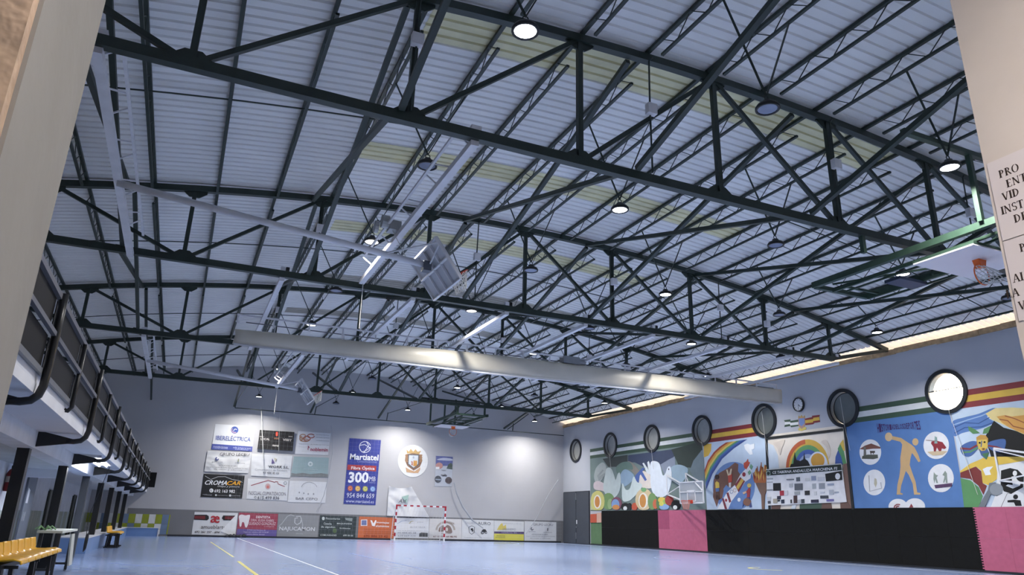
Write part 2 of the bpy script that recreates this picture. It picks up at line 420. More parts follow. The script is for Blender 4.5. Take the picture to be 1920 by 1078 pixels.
rows = [(.645, 1.135, 'gwbwgbgwgwgbgwbwgbgwg'), (.36, .64, 'wgbgwgbgwgwbgwgbwbgwb'), (.09, .355, 'wgbgwgbgwgwbgwgbwbggw')]
for z0, z1, pat in rows:
    x = X0; i = 0
    while x < -.12:
        wd = min(.335, -.1-x)
        MB().box((x+.004, D-.02, z0+.004), (x+wd-.004, D-.004, z1-.004)).build('tile', {'g': g_, 'w': w_, 'b': b_}[pat[i % len(pat)]], wb)
        x += .335; i += 1
# black columns
for i in range(9):
    y = 4.3+4.7*i
    o = MB().box((CXG-.08, y-.1, 0), (CXG+.09, y+.1, 2.06)).build('column', M('#3c4148', .5) if i == 4 else BLACK, None)
    o['label'] = '%s square steel column under the gallery, %s from the doorway' % ('grey' if i == 4 else 'black', ORD[i]); o['category'] = 'column'; o['group'] = 'columns under the gallery'
# low blue step wall
lw = MB().box((-2.9, 24.9, 0), (-2.12, 45.1, .42)).box((-2.9, 45.1, 0), (-.6, 45.3, .42))
o = lw.build('step_wall', M('#6f8fc0', .35, 0, .08, 1)); o['label'] = 'low blue step wall with white edge under the gallery, turning along the back wall'; o['category'] = 'step'
MB().box((-2.9, 24.9, .42), (-2.10, 45.1, .45)).box((-2.9, 45.08, .42), (-.58, 45.32, .45)).box((-.6, 45.06, 0), (-.54, 45.12, .35)).build('white_edge', M('#d9dce2', .5), o, label='white edge strip')
# railing
def mesh_mat():
    mt = bpy.data.materials.new('perforated_sheet'); mt.use_nodes = True; t = mt.node_tree; b = t.nodes['Principled BSDF']
    b.inputs['Base Color'].default_value = (.010, .010, .011, 1); b.inputs['Roughness'].default_value = .6; b.inputs['Specular IOR Level'].default_value = .2
    tc = t.nodes.new('ShaderNodeTexCoord'); v = t.nodes.new('ShaderNodeTexVoronoi'); v.inputs['Scale'].default_value = 45; v.inputs['Randomness'].default_value = 0.15
    t.links.new(tc.outputs['Object'], v.inputs['Vector'])
    r = t.nodes.new('ShaderNodeMath'); r.operation = 'GREATER_THAN'; r.inputs[1].default_value = .10
    t.links.new(v.outputs['Distance'], r.inputs[0]); t.links.new(r.outputs[0], b.inputs['Alpha'])
    return mt
PERF = mesh_mat()
rl = thing('gallery_railing', 'long dark railing of perforated panels and black curved posts along the gallery edge', 'railing', (GX, 24, 2.5))
PY = [4.2+4.7*i for i in range(9)]; RX = GX+.05
DKR = M('#17191c', .35)
RAIL = M('#77787f', .4, .3)
MB().bar((RX, DY1+.05, 3.36), (RX, D-.1, 3.36), .05, .06).build('top_rail', RAIL, rl)
MB().bar((RX+.03, DY1+.05, 2.94), (RX+.03, D-.1, 2.94), .045, .05).build('mid_rail', RAIL, rl)
MB().bar((RX-.02, DY1+.05, 2.53), (RX-.02, D-.1, 2.53), .04, .06).build('bottom_rail', GREY, rl)
cuts = sorted(PY+[p+2.35 for p in PY if p+2.35 < D]+[DY1, D-.1])
for a, b in zip(cuts, cuts[1:]):
    for z0, z1 in ((2.56, 2.915), (2.965, 3.33)): MB().box((RX-.03, a+.05, z0), (RX-.022, b-.05, z1)).build('mesh_panel', PERF, rl)
for p in PY:
    pts = [(-1.74, p, 2.20), (-1.63, p, 2.20), (-1.54, p, 2.22), (-1.48, p, 2.28), (-1.455, p, 2.38), (-1.45, p, 2.6), (-1.45, p, 3.0), (-1.455, p, 3.40)]
    MB().tube(pts, .043, 10).build('post', DKR, rl, True)
    pl = [(-2.14, 2.34), (-2.14, 2.09), (-1.66, 2.17), (-1.66, 2.24)]
    MB().prism([(x, p-.03, z) for x, z in pl], [(x, p+.03, z) for x, z in pl]).build('bracket_plate', BLACK, rl)
    q = p+2.35
    if q < D-.3: MB().tube([(GX, q, 2.42), (GX+.04, q, 2.41), (GX+.08, q, 2.46), (GX+.08, q, 3.33)], .03, 8).build('intermediate_post', DKR, rl, True)
MB().box((-1.62, D-.5, 2.55), (-1.15, D-.46, 3.35)).build('end_panel', PERF, rl)
# aisle fittings
for (y, i) in ((19.9, 0),):
    t = thing('tube_light', 'lit white fluorescent tube fitting under the gallery soffit', 'lamp', (-1.82, y, 2.32))
    MB().box((-1.97, y-1.5, 2.27), (-1.62, y+1.5, 2.32)).build('tray', WHITE, t)
    MB().tube([(-1.88, y-1.4, 2.25), (-1.88, y+1.4, 2.25)], .018, 8).tube([(-1.72, y-1.4, 2.25), (-1.72, y+1.4, 2.25)], .018, 8).build('tube', M('#f2f6ff', emit=70), t)
t = thing('fire_extinguisher', 'dark red fire extinguisher hung on the white wall by the first black column', 'extinguisher', (-3.2, 18.4, 1.5))
MB().lathe((-3.2, 18.4, 1.5), [(0, 0), (.085, .0), (.095, .03), (.095, .36), (.06, .43), (.03, .46), (0, .46)], n=16).build('cylinder', M('#7a1f22', .35), t, True)
MB().box((-3.225, 18.36, 1.96), (-3.175, 18.44, 2.02)).bar((-3.2, 18.4, 2.0), (-3.1, 18.34, 2.03), .03, .02).build('valve', BLACK, t)
MB().tube([(-3.17, 18.33, 1.98), (-3.08, 18.28, 1.85), (-3.09, 18.3, 1.6)], .014, 6).build('hose', BLACK, t)
MB().lathe((-3.2, 18.4, 1.68), [(.0965, 0), (.0965, .12)], n=16).build('label_band', M('#b9a9a2', .6), t, label='pale printed band')
t = struct('door_1', MB().box((-3.28, 20.75, 0), (-3.23, 21.9, 1.95)), M('#5c636e', .5)); t['kind'] = 'structure'
MB().box((-3.23, 20.85, .9), (-3.18, 20.9, 1.1)).build('door_handle', M('#c5c8cc', .3, .8), t); MB().prism([(-3.225, 20.9, 1.3), (-3.225, 21.15, 1.3), (-3.225, 21.15, 1.6), (-3.225, 20.9, 1.65)], [(-3.23, 20.9, 1.3), (-3.23, 21.15, 1.3), (-3.23, 21.15, 1.6), (-3.23, 20.9, 1.65)]).build('notice', M('#e4e6ea', .6), t)
for i, y in enumerate((31.2, 38.4)):
    t = struct('door_%d' % (i+2), MB().box((-4.2, y, 0), (-4.15, y+.85, 1.83)), M('#1d2023', .4)); MB().bar((-4.14, y, 0), (-4.14, y, 1.85), .05).bar((-4.14, y+.85, 0), (-4.14, y+.85, 1.85), .05).bar((-4.14, y, 1.85), (-4.14, y+.85, 1.85), .05).build('door_frame', M('#4a4c44', .5), t)
# bench seats
def bench(y0, n, lab, group='rows of yellow seats', xo=0.0):
    P = .56; ZS = .06; xb = -1.95+xo; y1 = y0+n*P
    t = thing('seat_bench', lab, 'bench', (xb, (y0+y1)/2, 0), group)
    MB().bar((xb, y0, .36+ZS), (xb, y1, .36+ZS), .09, .06).build('beam', BLACK, t)
    for yy in (y0+.25, (y0+y1)/2, y1-.25):
        MB().bar((xb+.12, yy, .35+ZS), (xb+.14, yy, .02), .05).bar((xb-.12, yy, .35+ZS), (xb-.14, yy, .02), .05).bar((xb-.2, yy, .025), (xb+.25, yy, .025), .05, .04).bar((xb-.2, yy, .35+ZS), (xb+.2, yy, .35+ZS), .04).build('leg', BLACK, t)
    first = None
    for i in range(n):
        y = y0+P*(i+.5)
        if first is None:
            mb = MB(); pr = [(.24, .39), (.235, .425), (.15, .425), (0, .41), (-.13, .41), (-.17, .435), (-.195, .49), (-.215, .59), (-.225, .63)]
            ns = 7
            for a, (dx, z) in enumerate(pr):
                for b in range(ns):
                    s = -1+2*b/(ns-1); w = .255*(1-.12*max(0, (a-6))/2); mb.v.append((xb+dx+.03*s*s*(1 if a > 5 else 0), y+s*w, z+ZS+.025*s*s*(1 if 1 < a < 6 else 0)))
            for a in range(len(pr)-1):
                for b in range(ns-1): mb.f.append((a*ns+b, a*ns+b+1, (a+1)*ns+b+1, (a+1)*ns+b))
            first = mb.build('seat', M('#e3ad1a', .35, 0, .04), t, True)
            md = first.modifiers.new('th', 'SOLIDIFY'); md.thickness = .02
            y_first = y
        else:
            c = first.copy(); C.objects.link(c); c.parent = t; c.location = (0, y-y_first, 0)
    return t
bench(11.65, 7, 'near row of seven moulded yellow seats on a black frame at lower left')
bench(28.9, 4, 'far short row of yellow seats on a black frame by the low blue wall', xo=.17)
# table, leaning board, plant, cable
t = thing('folding_table', 'narrow white topped table with dark legs behind the yellow seats', 'table', (-1.98, 17.1, 0))
MB().box((-2.18, 15.9, .75), (-1.78, 18.3, .79)).build('tabletop', M('#c9cfc4', .4), t)
for x, y in ((-2.12, 16.1), (-1.84, 16.1), (-2.12, 18.1), (-1.84, 18.1)): MB().bar((x, y, 0), (x, y, .75), .05).build('leg', M('#33363a', .5), t)
for y in (16.1, 18.1): MB().bar((-2.12, y, .12), (-1.84, y, .12), .04).build('crossbar', M('#33363a', .5), t)
o = MB().bar((-1.745, 17.75, .10), (-1.80, 17.75, .70), .03, .5, (0, 1, 0)).build('panel_board', M('#b6b9b4', .6)); o['label'] = 'pale grey board leaning against the far end of the white table'; o['category'] = 'board'
o = thing('green_ribbon', 'small light green ribbon bow lying on the table edge', 'ribbon', (-2.1, 16.2, .79))
mb = MB()
for a in range(5): mb.tube([(-2.1, 16.2, .80), (-2.1+.1*math.cos(a*1.3), 16.2+.1*math.sin(a*1.3), .87), (-2.1+.17*math.cos(a*1.3+.3), 16.2+.17*math.sin(a*1.3+.3), .81)], .014, 5)
mb.build('bow', M('#7fa77a', .6), o)
mb = MB()
for a in range(3): mb.tube([(-2.06+.02*a, 23.6+.12*math.cos(q*.6)*(1+.1*a), .33+.22*math.sin(q*.6)+.03*a) for q in range(12)], .012, 5)
mb.tube([(-2.06, 23.6, .5), (-2.1, 23.6, 1.0), (-1.75, 22.6, 2.3)], .008, 4)
o = mb.build('cable_coil', BLACK); o['label'] = 'loose coil of black cable hanging beside the grey column'; o['category'] = 'cable'
t = thing('wall_microphone', 'thin black stand with a knob on the tiled wall left of the first column', 'stand', (-3.2, 17.4, .6)); MB().tube([(-3.2, 17.4, .6), (-3.2, 17.4, 1.45)], .012, 6).build('rod', BLACK, t); MB().lathe((-3.2, 17.4, 1.45), [(0, 0), (.03, .01), (.03, .06), (0, .09)], n=8).build('knob', BLACK, t)

# ================================================================== MURAL WALL
# round windows
RIM, TUBE = M('#1d2228', .45), M('#b4b6b4', .35, .4)
for i, y in enumerate(WY):
    opened = i == 6
    t = thing('round_window', 'round window with black rim on the mural wall, %s' % ['next to the back corner above the grey double door', 'second from the back corner', 'third from the back corner', 'fourth, where the green and the red stripes meet', 'fifth, right end of the red and yellow stripes', 'sixth, right of the wall clock', 'standing open to the blazing sky, nearest the camera'][i], 'window', (XR, y, WZ), 'round windows')
    ax = (-1, 0, 0); c = (XR, y, WZ)
    MB().lathe(c, [(.66, -.0), (.66, .07), (.80, .07), (.80, -.0)], ax, 40).build('rim', RIM, t)
    MB().lathe(c, [(.665, .05), (.665, -.22)], ax, 40).build('reveal_tube', TUBE, t, True)
    if not opened:
        MB().lathe((XR+.18, y, WZ), [(0, .0), (.66, 0), (.66, -.02), (0, -.02)], ax, 40).build('pane', M('#6f7574' if i > 3 else '#a3a5a1', .35, 0), t)
        MB().ring((XR+.175, y, WZ), .64, .02, ax, 40, 6).build('sash', RIM, t)
    else:
        n = Vector((-.35, 0, 1)).normalized()
        MB().ring((XR+.12, y, WZ+.12), .62, .02, (-.25, 0, 1), 40, 6).build('sash', RIM, t)
        MB().lathe((XR+.12, y, WZ+.12), [(0, .0), (.61, 0), (.61, .01), (0, .01)], (-.25, 0, 1), 40).build('pane', M('#8c9090', .2, .4), t)
    if 0 < i: MB().tube([(XR-.09, y+.02, WZ+(.45 if i > 3 else -.5)), (XR-.1, y-.05, WZ-.8), (XR-.08, y-(.15 if i < 6 else .55), WZ-(1.75 if i < 6 else 3.6))], .009, 4).build('pull_cord', CORD, t)
# stripes
c6, c7, c8, e6 = crop(1040, 760, 5.9875), crop(1300, 790, 5.9875), crop(1560, 690, 3.85), crop(960, 900, 6)
GRN, WHT, RED_, YEL = '#37543f', '#cfd4d6', '#8e2a30', '#dcae2c'
def stripes(y0, y1, cols, lab):
    zs = [5.42, 5.56, 5.86, 6.02] if cols[0] == GRN else [5.42, 5.57, 5.83, 6.02]
    zs = [5.40, 5.60, 5.82, 6.02]
    t = thing('painted_stripes', lab, 'mural', (XR, (y0+y1)/2, 5.4), 'painted flag stripes')
    for k, hx in enumerate(cols):
        za, zb = zs[k], zs[k+1]; zz = [za+(zb-za)*i/8 for i in range(9)]
        def edge(wy, sg): return [(wy+sg*math.sqrt(max(0, .75**2-(z-WZ)**2)), z) for z in zz]
        e = [('p', y0)]+[('w', w) for w in WY if y1-.3 < w < y0+.3]+[('p', y1)]
        e = [q for i, q in enumerate(e) if not (q[0] == 'p' and any(o[0] == 'w' and abs(o[1]-q[1]) < .3 for o in e))]
        for p, q in zip(e, e[1:]):
            L = [(p[1], z) for z in zz] if p[0] == 'p' else edge(p[1], -1)
            Rr = [(q[1], z) for z in zz] if q[0] == 'p' else edge(q[1], 1)
            flat('stripe', RW, [(-y, z) for y, z in L]+[(-y, z) for y, z in Rr[::-1]], .006, M(ds(hx), .7, 0, .06), t, .005, True)
stripes(42.33, 30.66, (GRN, WHT, GRN), 'green and white painted stripes above the mural with the doves')
stripes(30.62, 26.0, (RED_, YEL, RED_), 'red and yellow painted stripes above the mural with the globe')
stripes(21.52, 16.95, (GRN, WHT, GRN), 'green and white painted stripes above the blue mural with the thrower')
stripes(16.9, 9.0, (RED_, YEL, RED_), 'red and yellow painted stripes at the right beside the open bright window')
_o = [0]
def mural(lab, y0, y1, hx, z1=5.40):
    t = thing('wall_mural', lab, 'mural', (XR, (y0+y1)/2, 2.07), 'murals')
    flat('background', RW, [(-y0, 2.07), (-y1, 2.07), (-y1, z1), (-y0, z1)], .006, M(ds(hx), .75, 0, .08, 1.2), t, .005, True); _o[0] = .008
    return t
def art(t, name, pts, hx, cr, sm=False, up=.0015):
    p = cr(pts) if not isinstance(pts[0][0], (tuple, list)) else [cr(q) for q in pts]
    if sm: p = smooth(p, 4) if not isinstance(p[0][0], (tuple, list)) else [smooth(q, 4) for q in p]
    _o[0] += up; flat(name, RW, p, _o[0], M(ds(hx), .75, 0, .05, 3), t, _o[0]-.002)
# 1 doves
t = mural('grey green mural of white doves above flowers, right of the grey double door', 42.33, 30.66, '#6f8580')
for nm, pts, hx, sm in [
 ('dark_sky', [(540,600),(820,555),(820,640),(700,690),(600,690)], '#37423f', 0), ('night_sky', [(825,560),(1310,495),(1355,560),(1230,680),(1000,690),(900,640),(825,640)], '#3a4765', 0),
 ('dark_hill', [(1310,495),(1570,425),(1668,425),(1655,560),(1540,700),(1400,690),(1350,580)], '#33423b', 0), ('grey_hill', [(1655,500),(1560,620),(1520,730),(1560,800),(1560,900),(1690,900),(1672,520)], '#71858f', 0),
 ('blue_hill', [(1190,665),(1280,610),(1350,575),(1360,690),(1310,720),(1240,790)], '#8390a6', 0), ('brown_arc', [(820,630),(880,650),(960,750),(930,800),(860,730),(800,700)], '#8a8478', 1),
 ('green_arc', [(690,700),(760,640),(850,640),(880,720),(790,715),(720,780)], '#5f7f74', 1),
 ('wing_blue', [(745,770),(790,718),(860,750),(895,800),(850,870),(780,910),(745,860)], '#8aa9c4', 1), ('wing_blue', [(1310,700),(1400,665),(1500,715),(1460,830),(1400,870),(1325,810)], '#93b0c4', 1),
 ('wing_grey', [(470,700),(540,640),(580,690),(570,760),(520,850),(470,870),(445,800)], '#a3aeab', 1),
 ('wing_pink', [(445,870),(500,850),(580,900),(600,990),(540,960),(450,940)], '#cdbdbf', 1),
 ('dove', [(590,705),(640,715),(670,790),(688,838),(712,770),(735,760),(746,860),(722,980),(655,1048),(600,1030),(550,940),(565,800)], '#bccbc8', 1),
 ('feathers', [(480,790),(540,720),(555,730),(500,800),(560,760),(565,790),(500,850)], '#8f9a98', 0),
 ('wing_cream', [(950,760),(1000,735),(1090,800),(1105,915),(1010,930),(945,880)], '#dfd3c7', 1),
  ('blue_hand', [(875,895),(915,780),(990,700),(1015,705),(960,790),(945,900),(930,905),(930,850),(885,900)], '#4766b3', 0),
 ('small_dove', [(765,875),(800,945),(850,930),(890,800),(930,860),(985,890),(960,960),(890,1030),(830,1075),(765,1060)], '#c9dad6', 1),
 ('blue_finger', [(985,735),(1040,835),(1020,850),(970,775)], '#4766b3', 0),
 ('feathers', [(990,650),(1005,645),(1060,730),(1045,640),(1060,625),(1085,700),(1100,790),(1040,760),(1015,700)], '#d3dce2', 0),
 ('dove', [(1085,640),(1140,628),(1185,665),(1215,780),(1245,770),(1275,695),(1308,700),(1318,830),(1275,990),(1185,1035),(1115,990),(1085,900),(1080,760)], '#d6e1ea', 1),
 ('eye', ell(1287,717,6,11,10), '#1a1a1a', 0)]: art(t, nm, pts, hx, c6, sm)
for cx, cy, rx, ry, hx, nm in [(925,300,40,160,'#b9c08a','grass'),(1090,240,70,95,'#6f9a55','leaf'),(1110,270,30,60,'#8fb070','leaf'),(1180,265,60,75,'#8a4f68','petal'),(1170,275,45,60,'#7aa0d8','petal'),(1175,305,40,28,'#e08a3a','petal'),(970,240,78,120,'#cdc663','flower'),(968,245,42,78,'#e9e4d8','flower_ring'),(966,245,28,63,'#d8842f','flower_heart'),
  (1280,300,48,42,'#18191a','arch'),(1280,318,22,24,'#dfe3e0','arch_light'),(1328,300,22,42,'#1d2228','arch'),(1385,300,32,45,'#d4502f','petal'),(1490,220,95,125,'#d9c08c','flower'),(1490,110,30,24,'#6fae6a','leaf'),(1485,232,54,88,'#eae3d4','flower_ring'),(1480,235,36,76,'#d98a33','flower_heart'),
  (1585,240,50,95,'#6f9a55','leaf'),(1622,270,30,55,'#d9653a','petal'),(1660,260,30,72,'#557f47','leaf'),(1690,225,38,32,'#e0c03c','petal'),(1735,250,34,36,'#9cc04a','petal'),(1720,302,55,32,'#86aee0','petal'),(1690,265,26,28,'#d8d04a','petal'),(1775,230,45,55,'#b1382f','petal'),(1850,280,52,55,'#17181a','arch'),(1845,308,24,24,'#dfe3e0','arch_light')]:
    art(t, nm, ell(cx, cy, rx, ry, 18, ymax=338), hx, e6, False, .0008)
art(t, 'red_block', [(890,385),(960,380),(960,478),(890,480)], '#d4502f', e6); art(t, 'pink_block', [(962,372),(1012,368),(1012,478),(962,480)], '#dba58d', e6)
# 2 globe
t = mural('light blue mural of a globe with rainbow and torch, left of the sponsor banner', 30.62, 26.0, '#b9cfe6')
art(t, 'sun', [(118,256),(205,248),(200,330),(170,385),(120,405)], '#dfae2f', c7)
O_ = [(128,545),(165,440),(232,345),(300,282),(368,237)]; I_ = [(148,760),(215,590),(325,420),(455,305),(605,202)]
lp = lambda k: [(a[0]+(b[0]-a[0])*k, a[1]+(b[1]-a[1])*k) for a, b in zip(O_, I_)]
for k, hx in enumerate(['#b23f2d', '#d9962d', '#dfc04a', '#4f9a63', '#3f6bbb', '#3652a3']): art(t, 'rainbow_band', lp(k/6)+lp((k+1)/6)[::-1], hx, c7)
art(t, 'globe', ell(455, 730, 235, 275, 36, ymax=985), '#5f88ca', c7)
for nm, pts, hx in [('continent', [(235,650),(300,575),(400,520),(470,462),(510,480),(505,560),(535,600),(500,680),(460,720),(420,750),(380,720),(345,770),(330,860),(290,880),(265,960),(225,850)], '#7b5345'),
  ('lake', [(340,760),(375,710),(400,760),(360,810)], '#5f88ca'),
  ('ribbon', [(272,985),(380,800),(470,715),(530,600),(620,500),(660,540),(645,640),(585,680),(510,795),(430,900),(395,985)], '#e6e6e9'),
  ('flag_bar', [(325,865),(345,862),(385,985),(358,985)], '#8d2f3b'), ('flag_bar', [(375,805),(398,795),(430,900),(408,915)], '#8d2f3b'), ('leaf_mark', ell(372,885,14,18,9), '#a83340'),
  ('flag_red', [(470,712),(530,625),(585,672),(512,797)], '#8d2f3b'), ('flag_yellow', [(485,735),(545,640),(572,662),(505,770)], '#e2b33b'), ('red_dot', ell(573,596,19,25,14), '#a82b3b'),
  ('green_diamond', [(650,480),(672,505),(655,545),(635,515)], '#6fa882'), ('green_diamond', [(640,545),(655,580),(630,605),(615,570)], '#6fa882'),
  ('flame', [(575,520),(570,470),(600,450),(615,422),(620,455),(638,460),(620,505),(600,540)], '#d4472e'),
  ('cloud', [(575,265),(610,250),(640,262),(690,250),(690,305),(660,320),(670,370),(640,375),(610,340),(585,310)], '#eef2f5'),
  ('rings_mark', band(432,790,18,24,12,17,0,360,16), '#9fb0c8'), ('rings_mark', band(470,775,18,24,12,17,0,360,16), '#c8b0a8'),
  ('player', [(252,690),(268,672),(295,690),(298,745),(256,750)], '#e0b93c'), ('player_shorts', [(256,752),(298,748),(294,785),(260,790)], '#4a72b5'), ('player_legs', [(260,792),(294,787),(300,880),(285,880),(276,820),(272,880),(260,875)], '#5a3a30'), ('player_head', ell(270,625,24,28,12), '#3a2722'),
  ('player', [(395,600),(440,590),(440,680),(400,690)], '#cf4433'), ('player_legs', [(405,690),(430,685),(428,745),(408,740)], '#d8d0cc'), ('player_arms', [(375,545),(390,540),(405,600),(425,535),(440,530),(430,600),(395,610)], '#d9c3a0'),
  ('ball', ell(520,880,17,22,14), '#e9ebee'), ('player', [(600,790),(630,745),(648,760),(638,850),(605,860),(612,820)], '#b0353a'), ('player_head', ell(634,720,22,24,12), '#e3c25a'), ('player_legs', [(605,855),(640,850),(650,900),(660,960),(640,965),(625,905),(580,930),(560,960),(565,900)], '#3a4a8a'), ('player_arms', [(560,800),(600,780),(605,800),(570,820)], '#d9b08a'),
  ('player_seat', ell(610,905,42,45,14), '#8a5a45')]: art(t, nm, pts, hx, c7, False, .001)
art(t, 'torch', [(695,665),(822,660),(828,770),(808,830),(803,985),(778,985),(770,830),(745,780)], '#7f5c49', c7)
random.seed(3)
sp = []
for k in range(13):
    x = 690+k*11; sp += [(x-6, 655), (x+random.uniform(-22, 14), 470+abs(k-7)*14+random.uniform(-18, 30))]
art(t, 'torch_fire', [(700,690)]+sp+[(825,660),(820,690)], '#c0632c', c7)
for k in range(14): x = 695+k*10; y = 520+random.uniform(-20, 100); art(t, 'fire_lick', [(x, y+60), (x-6, y+20), (x+5, y-25), (x+8, y+30)], '#e3a83a' if k % 3 else '#a8352a', c7, False, .0003)
# 3 arches
t = mural('cream mural of an archway with rainbow and black castle, partly behind the sponsor banner', 25.97, 21.6, '#e4dac9', 5.38)
art(t, 'pale_sky', [(835,240),(900,270),(950,380),(965,540),(840,540)], '#c6d6e4', c7)
for k, (ro, hx) in enumerate([(1.0, '#d9a92f'), (.80, '#5a9c56'), (.64, '#3c5eb4'), (.48, '#8fa3cc'), (.34, '#c3d3ea')]):
    art(t, 'rainbow_band', ell(1290, 520, 245*ro*.97, 318*ro, 30, 180, 375, 522), hx, c7, False, .001)
art(t, 'rainbow_band', band(1290, 520, 247, 320, 215, 270, 180, 262, 16), '#d0582a', c7, False, .001)
art(t, 'inner_arch', ell(1400, 500, 112, 160, 28, 180, 360, 520), '#d5ddea', c7); art(t, 'sun', ell(1400, 440, 77, 82, 24), '#dd9a2b', c7)
art(t, 'castle', [(1085,518),(1100,480),(1125,475),(1140,345),(1152,400),(1160,432),(1205,445),(1238,425),(1248,348),(1258,420),(1290,445),(1312,490),(1312,515)], '#191a1c', c7)
for pts, hx in [([(1595,485),(1600,400),(1630,320),(1665,400),(1685,485)], '#3c5eb4'), ([(1625,310),(1650,255),(1690,330),(1722,480),(1685,485),(1665,400)], '#4f9557'), ([(1650,250),(1685,205),(1705,330),(1690,330)], '#d9b23a')]: art(t, 'rainbow_band', pts, hx, c7)
art(t, 'arch_shadow', [(1440,230),(1500,215),(1545,330),(1520,420),(1500,300)], '#d8cab6', c7, True); art(t, 'arch_shadow', [(900,245),(960,225),(1030,210),(1000,300),(975,380),(945,300)], '#d9cbb8', c7, True)
for pts, hx in [([(1685,480),(1735,470),(1785,988),(1725,988)], '#7b5b4e'), ([(880,930),(985,930),(975,988),(880,988)], '#6b4a40'), ([(1200,925),(1450,915),(1445,988),(1200,988)], '#3f5b4a'), ([(1450,915),(1550,915),(1560,988),(1445,988)], '#6f5045'), ([(1655,915),(1740,905),(1790,988),(1660,988)], '#6f5045'), ([(1120,940),(1160,935),(1150,985),(1100,988)], '#c9d4dc')]: art(t, 'painted_block', pts, hx, c7)
for pts in ([(830,178),(1680,78),(1684,108),(832,206)], [(812,190),(834,190),(872,988),(850,988)], [(1690,62),(1716,60),(1812,988),(1785,988)]): art(t, 'black_border', pts, '#1e2223', c7, False, .002)
# 4 thrower (a plain generic athlete)
t = mural('blue mural with a tan throwing athlete between white discs', 21.55, 16.95, '#4c7cc2')
art(t, 'athlete', [(408,475),(440,492),(500,505),(545,535),(572,552),(596,572),(622,622),(640,672),(626,680),(600,640),(578,612),(566,660),(562,700),(582,760),(604,820),(616,898),(640,902),(638,914),(594,914),(584,836),(556,772),(534,742),(516,800),(500,850),(494,900),(512,906),(510,914),(468,914),(474,840),(488,780),(496,710),(494,650),(502,600),(508,552),(495,532),(440,518),(405,512)], '#cda469', c8)
art(t, 'athlete_head', ell(603, 533, 22, 26, 18), '#d1a96f', c8); art(t, 'discus', ell(410, 497, 26, 32, 20), '#d6b481', c8)
for cx, cy, rx, ry in [(278,607,78,92),(307,826,78,93),(754,558,92,99),(788,795,93,102),(478,1002,68,58),(600,1002,74,62)]: art(t, 'white_disc', ell(cx, cy, rx, ry, 30, ymax=1008), '#dde0e3', c8, False, .001)
for nm, pts, hx in [('roof_scene', [(200,585),(240,560),(285,545),(350,570),(352,582),(300,582),(240,590)], '#7b4a3c'), ('figure', [(232,570),(246,570),(250,640),(230,640)], '#6a6a62'), ('bull', [(275,598),(312,598),(312,612),(304,612),(304,628),(298,614),(286,614),(284,628),(278,612)], '#4a4038'), ('ground_scene', [(222,635),(260,625),(332,625),(334,650),(300,658),(218,655)], '#4f5548'),
  ('bars', line([(268,775),(275,890),(360,868),(354,825)], 7), '#a9adb2'), ('figure', [(310,795),(322,800),(328,830),(318,862),(306,835)], '#b9b49a'),
  ('sand', [(690,605),(760,598),(835,600),(800,628),(730,632)], '#cdb48c'), ('horse', [(722,530),(760,525),(800,535),(828,575),(815,585),(795,580),(790,600),(775,600),(760,572),(750,605),(738,600),(735,570),(718,545)], '#9c2530'), ('rider', [(745,492),(758,500),(765,545),(742,545)], '#7fa6a0'), ('lance', line([(680,520),(760,528)], 3), '#7a4a40'),
  ('fighter', [(738,752),(752,770),(768,775),(756,790),(768,830),(756,830),(748,800),(742,832),(735,800)], '#8a9a90'), ('fighter', [(820,742),(832,760),(836,830),(826,830),(822,800),(812,830),(806,825),(816,780),(800,772)], '#8a9a90'), ('mat_drawing', [(742,845),(870,830),(868,855),(750,868)], '#5a3a63'),
  ('arc_mark', band(480,1010,32,30,24,22,180,300,10), '#9c3a40'), ('arc_mark', band(480,1010,18,17,10,9,180,300,10), '#9c3a40'), ('mark', [(575,980),(590,1005),(560,1008)], '#9c3a40')]: art(t, nm, pts, hx, c8, False, .0006)
for k, (chs) in enumerate(['H','I','S','T','O','R','I','A','D','E','L','O','S','D','E','P','O','R','T','E','S']):
    n = 20; u = k/n; x = 336+u*298; y = 432-u*22-10*math.cos((u-.5)*PI)*0; h = 68-34*math.sin(u*PI)
    text(RW, chs, c8([(x-5.5, y+3)])[0], c8([(x+6.5, y+1)])[0], h/3.85, '#43235c', _o[0]+.003, t, .012)
